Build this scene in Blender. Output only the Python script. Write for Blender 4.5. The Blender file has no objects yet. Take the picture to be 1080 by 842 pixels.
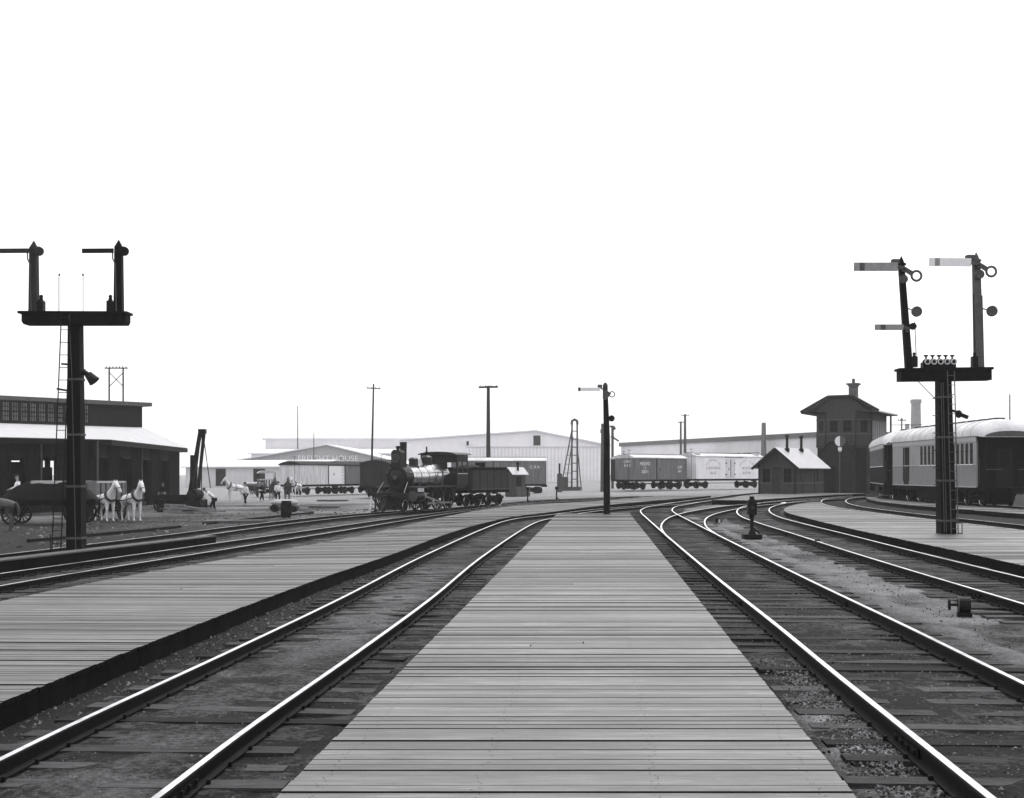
import bpy, math, random
import numpy as np
from mathutils import Vector, Matrix
random.seed(7); RNG = np.random.default_rng(7)
S = bpy.context.scene; COL = S.collection
rad = math.radians
H, F = 1.8, 1300.0                     # eye height over the right-hand rails, focal length in photo pixels

# ------------------------------------------------------------------ terrain
def sm(a, b, x):
    t = np.clip((np.asarray(x, float) - a) / (b - a), 0, 1); return t * t * (3 - 2 * t)
def zoff(X, Y):
    X = np.asarray(X, float); Y = np.asarray(Y, float)
    u = X - (.0692 * Y - .17)
    w = 1.4 + 13 * sm(50, 100, Y)
    return -.29 * (1 - sm(0, 1, (u + w) / (2 * w))) - .28 * (1 - sm(-11, -4, u)) * sm(15, 60, Y)
def zo(X, Y): return float(zoff(X, Y))
def gp(px, py, dz=0.0):                # photo pixel -> point on the ground
    z = 0.0
    for _ in range(60):
        h = H - z - dz; Y = F * h / (py - 499); X = (px - 540) * h / (py - 499); z = .5 * z + .5 * zo(X, Y)
    return Vector((X, Y, z + dz))
def at(px, py, Y): return Vector(((px - 540) / F * Y, Y, H + (499 - py) / F * Y))

# ------------------------------------------------------------------ materials (a black-and-white world)
def grey(v): return (v, v * .985, v * 1.035, 1)
def mat(name, v, rough=.7, var=.25, scale=6.0, stretch=(1, 1, 1), bump=0.0, metal=0.0, island=0.0, objrand=0.0, fine=0.0, spec=.3):
    m = bpy.data.materials.new(name); m.use_nodes = True
    nt = m.node_tree; N = nt.nodes; L = nt.links; b = N['Principled BSDF']
    b.inputs['Roughness'].default_value = rough; b.inputs['Metallic'].default_value = metal
    b.inputs['Specular IOR Level'].default_value = spec
    tc = N.new('ShaderNodeTexCoord'); mp = N.new('ShaderNodeMapping'); mp.inputs['Scale'].default_value = stretch
    L.new(tc.outputs['Object'], mp.inputs['Vector'])
    nz = N.new('ShaderNodeTexNoise'); nz.inputs['Scale'].default_value = scale; nz.inputs['Detail'].default_value = 6; nz.inputs['Roughness'].default_value = .65
    vec = mp.outputs['Vector']
    geo = None
    if island or objrand:
        if island:
            geo = N.new('ShaderNodeNewGeometry'); r = geo.outputs['Random Per Island']
        else:
            geo = N.new('ShaderNodeObjectInfo'); r = geo.outputs['Random']
        mul = N.new('ShaderNodeMath'); mul.operation = 'MULTIPLY'; mul.inputs[1].default_value = 37; L.new(r, mul.inputs[0])
        cmb = N.new('ShaderNodeCombineXYZ'); L.new(mul.outputs[0], cmb.inputs[0]); L.new(mul.outputs[0], cmb.inputs[1]); L.new(mul.outputs[0], cmb.inputs[2])
        add = N.new('ShaderNodeVectorMath'); add.operation = 'ADD'; L.new(vec, add.inputs[0]); L.new(cmb.outputs[0], add.inputs[1]); vec = add.outputs[0]
    L.new(vec, nz.inputs['Vector'])
    mr = N.new('ShaderNodeMapRange'); mr.inputs[1].default_value = .3; mr.inputs[2].default_value = .7
    mr.inputs[3].default_value = 1 - var; mr.inputs[4].default_value = 1 + var; L.new(nz.outputs['Fac'], mr.inputs[0])
    f = mr.outputs[0]
    def times(a, bb):
        q = N.new('ShaderNodeMath'); q.operation = 'MULTIPLY'; L.new(a, q.inputs[0]); L.new(bb, q.inputs[1]); return q.outputs[0]
    if island or objrand:
        a = island or objrand
        m2 = N.new('ShaderNodeMapRange'); m2.inputs[3].default_value = 1 - a; m2.inputs[4].default_value = 1 + a
        L.new(r, m2.inputs[0]); f = times(f, m2.outputs[0])
    if fine:
        n2 = N.new('ShaderNodeTexNoise'); n2.inputs['Scale'].default_value = scale * 9; n2.inputs['Detail'].default_value = 4; L.new(vec, n2.inputs['Vector'])
        m3 = N.new('ShaderNodeMapRange'); m3.inputs[1].default_value = .3; m3.inputs[2].default_value = .7
        m3.inputs[3].default_value = 1 - fine; m3.inputs[4].default_value = 1 + fine; L.new(n2.outputs['Fac'], m3.inputs[0]); f = times(f, m3.outputs[0])
    c = N.new('ShaderNodeVectorMath'); c.operation = 'SCALE'; c.inputs[0].default_value = grey(v)[:3]; L.new(f, c.inputs['Scale'])
    L.new(c.outputs[0], b.inputs['Base Color'])
    if bump:
        bp = N.new('ShaderNodeBump'); bp.inputs['Strength'].default_value = bump; bp.inputs['Distance'].default_value = .02
        L.new(nz.outputs['Fac'], bp.inputs['Height']); L.new(bp.outputs[0], b.inputs['Normal'])
    return m
M = dict(
    rail_top=mat('polished_rail', .70, .33, .40, .9, (1, 1, 1), metal=1.0, fine=.25),
    rail_side=mat('rusty_rail', .010, .8, .4, 20, spec=.1),
    tie=mat('old_tie', .044, .9, .5, 3, (1, 9, 9), .7, objrand=.6, fine=.45, spec=.1),
    tiefar=mat('old_ties', .038, .9, .4, 3, (1, 9, 9), .3, island=.4, fine=.3, spec=.1),
    deck=mat('deck_board', .118, .68, .42, 1.4, (.5, 18, 6), .45, island=.45, fine=.38, spec=.3),
    deck_edge=mat('deck_edge', .007, .95, .5, 3, spec=.05),  # near black, with the shade of the platform faces put into the colour
    post=mat('tarred_timber', .006, .8, .4, 5, (6, 6, .7), .3, spec=.12),
    postg=mat('grey_post', .035, .8, .3, 5, (6, 6, .7), spec=.12),
    ironk=mat('black_iron', .006, .6, .5, 8, spec=.15, bump=.2),
    irong=mat('grey_iron', .075, .7, .25, 8, spec=.2),
    pale=mat('pale_paint', .46, .6, .15, 6),
    white=mat('white_paint', .78, .55, .08, 3, fine=.05),
    lens=mat('lens_glass', .02, .2, .1, 5, spec=.4),
    glass=mat('window_glass', .007, .35, .5, 1.3, spec=.07),
    glassl=mat('pale_glass', .30, .3, .5, 1.0, spec=.3),  # clerestory panes in a mottled pale grey
    shed=mat('shed_siding', .013, .9, .35, 3, (5, 5, .5), .3, spec=.08),
    shedroof=mat('tin_roof', .44, .6, .14, 1.2, (1, 1, 1), .1, spec=.15),
    trimd=mat('dark_trim', .011, .8, .3, 4, spec=.1),
    trim=mat('faded_trim', .085, .8, .25, 4, spec=.15),
    brown=mat('brown_siding', .052, .85, .3, 3, (7, 7, .5), .3, fine=.18, spec=.1),
    browndk=mat('dark_siding', .026, .85, .3, 3, (7, 7, .5), .3, spec=.08),
    roofl=mat('slate_roof', .52, .6, .16, 2.0, (1, 3, 1), fine=.1),
    dark=mat('dark_interior', .006, .9, .2, 3),
    coach=mat('coach_varnish', .25, .5, .28, 1.6, (5, 5, .4), .1, fine=.18),
    coachline=mat('coach_groove', .13, .6, .2, 4),
    coachdk=mat('coach_dark', .022, .5, .3, 3, (6, 6, .6), spec=.2),
    coachtrim=mat('coach_trim', .36, .5, .15, 4),
    coachend=mat('shaded_coach_end', .005, .8, .3, 4, spec=.08),  # near black: shade of the end platform put into the wall colour
    roofw=mat('canvas_roof', .52, .7, .22, .9, (1, 1, 1), fine=.08),
    under=mat('underframe', .005, .85, .4, 6, spec=.08),
    wheel=mat('wheel_iron', .007, .7, .3, 8, spec=.12),
    tread=mat('wheel_tread', .6, .3, .1, 8, metal=1.0),
    bxg=mat('boxcar_grey', .15, .85, .38, 1.2, (3, 3, .35), .2, fine=.2, spec=.15),
    bxd=mat('boxcar_dark', .026, .85, .25, 2.0, (1, 1, .5), .2, fine=.12, spec=.1),
    bxl=mat('boxcar_pale', .62, .85, .35, 1.0, (3, 3, .35), .2, fine=.15),
    bxw=mat('reefer_white', .80, .6, .14, 1.2, (3, 3, .3), fine=.08),
    letter=mat('lettering_white', .72, .7, .12, 9),
    letterd=mat('lettering_dark', .36, .8, .2, 9),
    loco=mat('loco_black', .006, .42, .4, 5, spec=.25),
    jacket=mat('planished_iron', .60, .24, .25, 2.2, metal=1.0, fine=.12),
    tender=mat('tender_iron', .030, .55, .3, 3, spec=.2),
    rod=mat('side_rod', .42, .35, .1, 8, metal=1.0),
    gableshed=mat('gable_boards', .40, .85, .15, .15, fine=.05),
    armgrey=mat('arm_paint', .26, .7, .2, 6),
    farshed=mat('hazy_pale_shed', .84, .85, .06, .08, fine=.04),  # far walls lightened, haze put into these two shed colours
    farshed2=mat('hazy_grey_shed', .60, .85, .12, .08, fine=.05),
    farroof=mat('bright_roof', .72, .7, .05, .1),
    horse=mat('white_horse', .66, .85, .28, 5, spec=.1),
    horsed=mat('bay_horse', .055, .7, .3, 3),
    leather=mat('harness', .012, .6, .3, 9),
    skin=mat('skin', .34, .6, .08, 9),
    shirt=mat('white_shirt', .76, .85, .1, 7),
    trousers=mat('dark_trousers', .012, .95, .25, 9, spec=.05),
    hat=mat('dark_hat', .03, .85, .2, 9),
    wagon=mat('wagon_wood', .010, .9, .5, 3, (4, 1, 1), .3, spec=.08),
    crate=mat('crate_slats', .17, .8, .3, 3, (1, 1, 6)),
    tarp=mat('pale_tarp', .42, .9, .2, 2, bump=.3),
    brick=mat('pale_brick', .30, .9, .1, 1.5),
    stone=mat('stones', .10, .9, .4, 8, island=.9),
)
def ground_mat():
    m = bpy.data.materials.new('cinder_ground'); m.use_nodes = True; nt = m.node_tree; N = nt.nodes; L = nt.links; b = N['Principled BSDF']
    b.inputs['Roughness'].default_value = .95; b.inputs['Specular IOR Level'].default_value = .15
    tc = N.new('ShaderNodeTexCoord'); at_ = N.new('ShaderNodeAttribute'); at_.attribute_name = 'sand_shade'
    def noise(s, d=6, r=.6):
        n = N.new('ShaderNodeTexNoise'); n.inputs['Scale'].default_value = s; n.inputs['Detail'].default_value = d; n.inputs['Roughness'].default_value = r
        L.new(tc.outputs['Object'], n.inputs['Vector']); return n.outputs['Fac']
    n1, n2, n3 = noise(1.3), noise(14, 5, .7), noise(55, 4, .75)
    def math_(op, a, c):
        q = N.new('ShaderNodeMath'); q.operation = op
        for i, v in enumerate((a, c)):
            if isinstance(v, (int, float)): q.inputs[i].default_value = v
            else: L.new(v, q.inputs[i])
        return q.outputs[0]
    a = math_('ADD', at_.outputs['Fac'], math_('MULTIPLY', math_('SUBTRACT', n1, .5), .9))
    a = math_('ADD', a, math_('MULTIPLY', math_('SUBTRACT', n2, .5), .9))
    mr = N.new('ShaderNodeMapRange'); mr.inputs[1].default_value = .12; mr.inputs[2].default_value = .95; L.new(a, mr.inputs[0])
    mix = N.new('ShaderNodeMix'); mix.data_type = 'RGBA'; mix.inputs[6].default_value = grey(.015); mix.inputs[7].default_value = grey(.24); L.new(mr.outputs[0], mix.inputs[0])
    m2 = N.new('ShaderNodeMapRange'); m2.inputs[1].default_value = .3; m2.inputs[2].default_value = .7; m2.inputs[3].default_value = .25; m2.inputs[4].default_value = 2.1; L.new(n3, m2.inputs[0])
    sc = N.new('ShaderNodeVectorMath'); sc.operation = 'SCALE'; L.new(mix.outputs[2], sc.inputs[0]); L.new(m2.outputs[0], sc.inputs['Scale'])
    L.new(sc.outputs[0], b.inputs['Base Color'])
    bp = N.new('ShaderNodeBump'); bp.inputs['Strength'].default_value = 1.0; bp.inputs['Distance'].default_value = .05
    L.new(math_('ADD', n2, math_('MULTIPLY', n3, .5)), bp.inputs['Height']); L.new(bp.outputs[0], b.inputs['Normal'])
    return m
M['ground'] = ground_mat()
def deck_mat(shade):
    m = bpy.data.materials.new('deck_board'); m.use_nodes = True; nt = m.node_tree; N = nt.nodes; L = nt.links; b = N['Principled BSDF']
    b.inputs['Roughness'].default_value = .52; b.inputs['Specular IOR Level'].default_value = .7
    tc = N.new('ShaderNodeTexCoord'); geo = N.new('ShaderNodeNewGeometry'); ri = geo.outputs['Random Per Island']
    def mth(op, a, c, d=None):
        q = N.new('ShaderNodeMath'); q.operation = op
        for i, v in enumerate((a, c, d)):
            if v is None: continue
            if isinstance(v, (int, float)): q.inputs[i].default_value = v
            else: L.new(v, q.inputs[i])
        return q.outputs[0]
    off = N.new('ShaderNodeCombineXYZ'); k = mth('MULTIPLY', ri, 53.0); L.new(k, off.inputs[0]); L.new(k, off.inputs[1])
    def noise(sc, scale, det, rough, shift):
        mp = N.new('ShaderNodeMapping'); mp.inputs['Scale'].default_value = sc; L.new(tc.outputs['Object'], mp.inputs['Vector']); v = mp.outputs[0]
        if shift: ad = N.new('ShaderNodeVectorMath'); ad.operation = 'ADD'; L.new(v, ad.inputs[0]); L.new(off.outputs[0], ad.inputs[1]); v = ad.outputs[0]
        n = N.new('ShaderNodeTexNoise'); n.inputs['Scale'].default_value = scale; n.inputs['Detail'].default_value = det; n.inputs['Roughness'].default_value = rough; L.new(v, n.inputs['Vector']); return n.outputs['Fac']
    def mr(v, a, c, lo, hi):
        q = N.new('ShaderNodeMapRange'); q.inputs[1].default_value = a; q.inputs[2].default_value = c; q.inputs[3].default_value = lo; q.inputs[4].default_value = hi; L.new(v, q.inputs[0]); return q.outputs[0]
    grain = noise((.7, 26, 6), 1.6, 7, .7, True); streak = noise((1.6, 14, 6), 1.2, 3, .6, True); stain = noise((.6, .9, 1), .9, 5, .65, False); scuff = noise((2.2, 20, 6), 2.0, 2, .5, True); spot = noise((6, 9, 6), 3.0, 2, .5, True)
    f = mth('MULTIPLY', mr(ri, 0, 1, .50, 1.45), mr(grain, .32, .68, .42, 1.58))
    f = mth('MULTIPLY', f, mr(streak, .32, .68, .62, 1.36)); f = mth('MULTIPLY', f, mr(stain, .34, .66, .62, 1.34)); f = mth('MULTIPLY', f, mr(spot, .66, .74, 1.0, .55))
    f = mth('ADD', f, mr(scuff, .62, .74, 0.0, 1.0))
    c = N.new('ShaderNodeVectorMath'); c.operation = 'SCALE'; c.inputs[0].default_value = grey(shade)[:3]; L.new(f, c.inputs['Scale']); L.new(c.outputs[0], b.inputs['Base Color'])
    bp = N.new('ShaderNodeBump'); bp.inputs['Strength'].default_value = .5; bp.inputs['Distance'].default_value = .01; L.new(grain, bp.inputs['Height']); L.new(bp.outputs[0], b.inputs['Normal'])
    return m
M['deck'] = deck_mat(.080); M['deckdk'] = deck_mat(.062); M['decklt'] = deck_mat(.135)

# ------------------------------------------------------------------ mesh builder
class MB:
    def __init__(s): s.v = []; s.f = []; s.mi = []; s.mats = []; s.T = Matrix()
    def _m(s, m):
        m = M[m] if isinstance(m, str) else m
        if m not in s.mats: s.mats.append(m)
        return s.mats.index(m)
    def add(s, vs, fs, m):
        o = len(s.v); s.v += [tuple(s.T @ Vector(p)) for p in vs]; k = s._m(m)
        for f in fs: s.f.append(tuple(o + i for i in f)); s.mi.append(k)
    def box(s, a, b, m, rot=None, piv=None):
        (x0, y0, z0), (x1, y1, z1) = a, b
        vs = [Vector(p) for p in ((x0, y0, z0), (x1, y0, z0), (x1, y1, z0), (x0, y1, z0), (x0, y0, z1), (x1, y0, z1), (x1, y1, z1), (x0, y1, z1))]
        if rot is not None:
            c = Vector(piv) if piv else sum(vs, Vector()) / 8
            vs = [rot @ (p - c) + c for p in vs]
        s.add(vs, [(0, 3, 2, 1), (4, 5, 6, 7), (0, 1, 5, 4), (1, 2, 6, 5), (2, 3, 7, 6), (3, 0, 4, 7)], m)
    def cbox(s, c, d, m, rot=None):
        c = Vector(c); d = Vector(d) / 2; s.box(c - d, c + d, m, rot)
    def tube(s, pts, r, m, n=10, cap=True):
        pts = [Vector(p) for p in pts]
        rs = r if isinstance(r, (list, tuple)) else [r] * len(pts)
        vs = []; fs = []; up = None
        for i, p in enumerate(pts):
            t = (pts[min(i + 1, len(pts) - 1)] - pts[max(i - 1, 0)]).normalized()
            if up is None: up = Vector((0, 0, 1)) if abs(t.z) < .9 else Vector((1, 0, 0))
            x = up.cross(t).normalized(); y = t.cross(x); up = y if abs(t.z) < .9 or True else up
            for k in range(n):
                a = 2 * math.pi * k / n; vs.append(p + (x * math.cos(a) + y * math.sin(a)) * rs[i])
        for i in range(len(pts) - 1):
            for k in range(n): fs.append((i * n + k, i * n + (k + 1) % n, (i + 1) * n + (k + 1) % n, (i + 1) * n + k))
        if cap: fs += [tuple(range(n))[::-1], tuple((len(pts) - 1) * n + k for k in range(n))]
        s.add(vs, fs, m)
    def bar(s, p, q, w, h, m, up=(0, 0, 1)):
        p = Vector(p); q = Vector(q); t = (q - p).normalized(); u = Vector(up)
        if abs(t.dot(u)) > .95: u = Vector((0, 1, 0))
        x = t.cross(u).normalized() * w / 2; y = x.cross(t).normalized() * h / 2
        vs = [p - x - y, p + x - y, p + x + y, p - x + y, q - x - y, q + x - y, q + x + y, q - x + y]
        s.add(vs, [(0, 1, 2, 3), (7, 6, 5, 4), (0, 4, 5, 1), (1, 5, 6, 2), (2, 6, 7, 3), (3, 7, 4, 0)], m)
    def taper(s, p, q, w0, w1, m):
        (x, y, z), (X, Y, Z) = p, q; a = w0 / 2; b = w1 / 2
        vs = [(x - a, y - a, z), (x + a, y - a, z), (x + a, y + a, z), (x - a, y + a, z), (X - b, Y - b, Z), (X + b, Y - b, Z), (X + b, Y + b, Z), (X - b, Y + b, Z)]
        s.add(vs, [(0, 3, 2, 1), (4, 5, 6, 7), (0, 1, 5, 4), (1, 2, 6, 5), (2, 3, 7, 6), (3, 0, 4, 7)], m)
    def ball(s, c, r, m, n=10, sc=(1, 1, 1)):
        c = Vector(c); vs = [c + Vector((0, 0, r * sc[2]))]; k = n // 2
        for i in range(1, k):
            a = math.pi * i / k
            for j in range(n):
                b = 2 * math.pi * j / n; vs.append(c + Vector((r * sc[0] * math.sin(a) * math.cos(b), r * sc[1] * math.sin(a) * math.sin(b), r * sc[2] * math.cos(a))))
        vs.append(c - Vector((0, 0, r * sc[2]))); fs = []
        for j in range(n): fs.append((0, 1 + j, 1 + (j + 1) % n))
        for i in range(k - 2):
            for j in range(n): fs.append((1 + i * n + j, 1 + (i + 1) * n + j, 1 + (i + 1) * n + (j + 1) % n, 1 + i * n + (j + 1) % n))
        e = len(vs) - 1; o = 1 + (k - 2) * n
        for j in range(n): fs.append((e, o + (j + 1) % n, o + j))
        s.add(vs, fs, m)
    def ring(s, c, R, r, axis, m, n=24, k=8):
        c = Vector(c); ax = Vector(axis).normalized(); x = ax.orthogonal().normalized(); y = ax.cross(x); vs = []; fs = []
        for i in range(n):
            a = 2 * math.pi * i / n; d = x * math.cos(a) + y * math.sin(a)
            for j in range(k):
                b = 2 * math.pi * j / k; vs.append(c + d * (R + r * math.cos(b)) + ax * r * math.sin(b))
        for i in range(n):
            for j in range(k): fs.append((i * k + j, ((i + 1) % n) * k + j, ((i + 1) % n) * k + (j + 1) % k, i * k + (j + 1) % k))
        s.add(vs, fs, m)
    def prism(s, poly, ext, m):          # poly: list of 3-D points, ext: vector
        poly = [Vector(p) for p in poly]; e = Vector(ext); n = len(poly)
        vs = poly + [p + e for p in poly]
        fs = [tuple(range(n))[::-1], tuple(range(n, 2 * n))] + [(i, (i + 1) % n, n + (i + 1) % n, n + i) for i in range(n)]
        s.add(vs, fs, m)
    def wheel(s, c, R, w, m='wheel', ax=(0, 1, 0), spokes=0, tread=True):
        ax = Vector(ax).normalized(); c = Vector(c)
        if spokes:
            s.ring(c, R - .06, .055, ax, m, 24, 6); x = ax.orthogonal().normalized(); y = ax.cross(x)
            for i in range(spokes):
                a = 2 * math.pi * i / spokes; s.bar(c, c + (x * math.cos(a) + y * math.sin(a)) * (R - .06), .05, .05, m, ax)
            s.tube([c - ax * w * .7, c + ax * w * .7], .12, m, 10)
        else:
            s.tube([c - ax * w / 2, c + ax * w / 2], R, m, 20); s.tube([c - ax * (w / 2 + .05), c + ax * (w / 2 + .05)], R * .32, m, 10)
            if tread: s.ring(c + ax * w * .5, R - .03, .02, ax, 'tread', 20, 4)
    def build(s, name, parent=None, origin=None, smooth=False):
        me = bpy.data.meshes.new(name); o = Vector(origin) if origin is not None else Vector()
        me.from_pydata([tuple(Vector(p) - o) for p in s.v], [], s.f)
        for m in s.mats: me.materials.append(m)
        me.polygons.foreach_set('material_index', s.mi)
        if smooth:
            me.polygons.foreach_set('use_smooth', [True] * len(s.f)); me.set_sharp_from_angle(angle=rad(40))
        me.update(); ob = bpy.data.objects.new(name, me); COL.objects.link(ob)
        if parent is not None: ob.parent = parent
        elif origin is not None: ob.location = o
        return ob
def tag(o, label, cat, group=None, kind=None):
    o['label'] = label; o['category'] = cat
    if group: o['group'] = group
    if kind: o['kind'] = kind
    return o
def thing(name, label, cat, loc=(0, 0, 0), rz=0.0, group=None):
    o = bpy.data.objects.new(name, None); COL.objects.link(o); o.location = loc; o.rotation_euler = (0, 0, rz); o.empty_display_size = .3
    return tag(o, label, cat, group)
def copy_tree(o, parent=None):
    c = o.copy(); COL.objects.link(c); c.parent = parent
    for ch in list(o.children): copy_tree(ch, c)
    return c
def text(body, size, m, parent, loc, rot, name='lettering', w=None):
    cu = bpy.data.curves.new(name, 'FONT'); cu.body = body; cu.size = size; cu.align_x = 'CENTER'; cu.align_y = 'CENTER'; cu.extrude = .006
    cu.materials.append(M[m]); t = bpy.data.objects.new(name, cu); COL.objects.link(t); me = bpy.data.meshes.new_from_object(t.evaluated_get(bpy.context.evaluated_depsgraph_get()))
    bpy.data.objects.remove(t); bpy.data.curves.remove(cu); me.materials.clear(); me.materials.append(M[m])
    o = bpy.data.objects.new(name, me); COL.objects.link(o); o.parent = parent; o.location = loc; o.rotation_euler = rot
    if w: o.scale = (w, 1, 1)
    return o

# ------------------------------------------------------------------ curves
def spline(P, step=.5):
    P = [np.array(p, float) for p in P]; P = [2 * P[0] - P[1]] + P + [2 * P[-1] - P[-2]]; out = []
    for i in range(1, len(P) - 2):
        p0, p1, p2, p3 = P[i - 1:i + 3]; n = max(2, int(np.linalg.norm(p2 - p1) / step))
        for k in range(n):
            t = k / n
            out.append(.5 * (2 * p1 + (p2 - p0) * t + (2 * p0 - 5 * p1 + 4 * p2 - p3) * t * t + (3 * p1 - p0 - 3 * p2 + p3) * t ** 3))
    out.append(P[-2]); return np.array(out)
def resample(c, step):
    d = np.r_[0, np.cumsum(np.linalg.norm(np.diff(c, axis=0), axis=1))]; n = max(2, int(d[-1] / step) + 1); s = np.linspace(0, d[-1], n)
    return np.c_[np.interp(s, d, c[:, 0]), np.interp(s, d, c[:, 1])]
def tang(c):
    t = np.gradient(c, axis=0); return t / np.linalg.norm(t, axis=1)[:, None]
def offset(c, d):                       # d > 0 : to the right of travel
    t = tang(c); return c + np.c_[t[:, 1], -t[:, 0]] * d

PATH = dict(
    A=[(-3.75, -4), (-3.42, 2), (-3.05, 8), (-2.91, 10.3), (-2.55, 14.6), (-2.08, 21), (-1.5, 30.9), (-.3, 46.5), (.65, 55), (2.0, 59.8), (4.2, 64.2), (6.6, 67.8), (9.0, 71.6), (11.3, 78), (13.7, 85.4)],
    R1=[(2.8, -4), (3.12, 2), (3.41, 6.8), (3.67, 11.2), (3.89, 14.6), (4.24, 20.6), (4.77, 28.9), (5.4, 38.4), (6.13, 49.1), (6.6, 55.7), (7.1, 60.5), (8.1, 66.5), (9.6, 72), (11.3, 78), (13.6, 85), (16, 92.5), (18.7, 101), (22, 110), (26, 120)],
    R2=[(5.03, 33), (5.27, 36.4), (5.72, 41), (6.35, 45.5), (7.1, 49.7), (8.15, 54.2), (9.75, 59.6), (12, 66), (14.6, 71.8), (18, 78.5), (22, 86), (27, 93.5), (33, 101), (41, 109), (52, 117)],
    R3=[(6.6, -3), (7.0, 5), (7.45, 12), (7.80, 17), (8.15, 23), (8.58, 29.5), (9.1, 36.4), (9.62, 44), (10.25, 51), (11.35, 58), (12.9, 65), (15, 72), (17.9, 79.5), (21.8, 87.0), (27, 94.0), (33.5, 100.6), (42, 107)],
    R4=[(15.2, 5), (16.0, 25), (16.8, 40), (17.0, 50), (17.4, 60), (18.1, 67), (19.6, 75), (22.4, 85), (26.4, 95), (31.7, 105), (39, 115)],
    R5=[(25.4, 5), (25.9, 40), (26.2, 60), (26.45, 72), (26.6, 82), (27.7, 90), (30.2, 98.5), (34.6, 108), (41, 118)],
    L1=[(-11.6, 4), (-11.0, 14), (-10.4, 22.8), (-10.15, 26), (-9.4, 33), (-8.3, 44), (-6.3, 59.5), (-3.6, 72), (0.5, 82), (6, 90), (12, 97)],
    L2=[(-15.4, 5), (-14.4, 18), (-13.3, 29.5), (-12.75, 36), (-12.2, 45), (-11.5, 55), (-9.6, 66.5), (-7.0, 75.6), (-3.9, 82.5), (0, 88.5), (5, 94.5), (11, 101)],
)
CEN = {k: resample(spline(v), .5) for k, v in PATH.items()}
DZ = dict(A=-.003, R1=0, R2=.003, R3=0, R4=.003, R5=0, L1=-.004, L2=0)
GA = .753

def make_track(key, label, near_ties=True, y_max_ties=130, fine=True):
    c = CEN[key]; loc = Vector((c[0][0], c[0][1], zo(*c[0])))
    root = thing('railway_track', label, 'railway track', loc)
    prof = [(-.027, 0), (.027, 0), (.036, -.010), (.034, -.036), (.009, -.048), (.009, -.112), (.062, -.126), (.062, -.136), (-.062, -.136), (-.062, -.126), (-.009, -.112), (-.009, -.048), (-.034, -.036), (-.036, -.010)]
    ties = tie_positions(key)
    for sgn in (-1, 1):
        q = offset(c, sgn * GA); t = tang(q); mb = MB(); vs = []; n = len(prof)
        for (x, y), (tx, ty) in zip(q, t):
            z = zo(x, y) + DZ[key]
            for (a, b) in prof: vs.append((x + ty * a, y - tx * a, z + b))
        top = []; side = []
        for i in range(len(q) - 1):
            for k in range(n):
                f = (i * n + k, (i + 1) * n + k, (i + 1) * n + (k + 1) % n, i * n + (k + 1) % n)
                (top if k == 0 else side).append(f)
        mb.add(vs, top, 'rail_top'); o = len(mb.v); mb.add(vs, side, 'rail_side')
        mb.f[-2:] = mb.f[-2:]
        if fine:                         # spikes by the near ties
            for (p, tt, L) in ties:
                if 4 < p[1] < 34:
                    nx, ny = tt[1], -tt[0]
                    for e in (-.075, .075):
                        x, y = p[0] + nx * (sgn * GA + e), p[1] + ny * (sgn * GA + e); z = zo(x, y) - .122
                        mb.box((x - .014, y - .014, z - .02), (x + .014, y + .014, z + .016), 'rail_side')
            for i in range(6, len(q) - 1, 19):   # joint bars
                x, y = q[i]; tx, ty = t[i]; z = zo(x, y)
                if 4 < y < 45:
                    for e in (-.024, .024):
                        a = Vector((x + ty * e - tx * .3, y - tx * e - ty * .3, z - .08)); b = Vector((x + ty * e + tx * .3, y - tx * e + ty * .3, z - .08))
                        mb.bar(a, b, .016, .06, 'rail_side')
                        for u in (.1, .37, .63, .9):
                            p = a.lerp(b, u); mb.cbox(p, (.05, .05, .03), 'rail_side')
        mb.build('rail', root, loc)
    # ties
    rest = MB(); cnt = 0
    base = MB.__new__(MB); base.__init__(); base.box((-1.29, -.105, -.16), (1.29, .105, 0), 'tie'); me = None
    for (p, tt, L) in ties:
        x, y = p; ang = math.atan2(tt[1], tt[0]) - math.pi / 2 + random.uniform(-.045, .045); z = zo(x, y) - .139 + DZ[key] * 1.5 + random.uniform(-.012, .002)
        if near_ties and cnt < 100 and y > 3:
            if me is None:
                ob = base.build('tie', root, None); me = ob.data
            else:
                ob = bpy.data.objects.new('tie', me); COL.objects.link(ob); ob.parent = root
            ob.location = Vector((x + random.uniform(-.06, .06), y, z)) - loc; ob.rotation_euler = (random.uniform(-.012, .012), random.uniform(-.006, .006), ang)
            ob.scale = (L, random.uniform(.85, 1.15), 1); cnt += 1
        elif y < y_max_ties:
            rest.T = Matrix.Translation((x, y, z)) @ Matrix.Rotation(ang, 4, 'Z'); rest.box((-1.28, -.105, -.16), (1.28, .105, 0), 'tiefar')
    if rest.v:
        o = rest.build('ties', root, loc); o['kind'] = 'stuff'
    return root
TIES = {}
def tie_positions(key):
    if key in TIES: return TIES[key]
    q = resample(CEN[key], .56); t = tang(q); out = []
    for p, tt in zip(q, t): out.append((p + tt * random.uniform(-.06, .06), tt, random.choice((1, 1, 1, .97, 1.03, 1.05))))
    TIES[key] = out; return out

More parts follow.
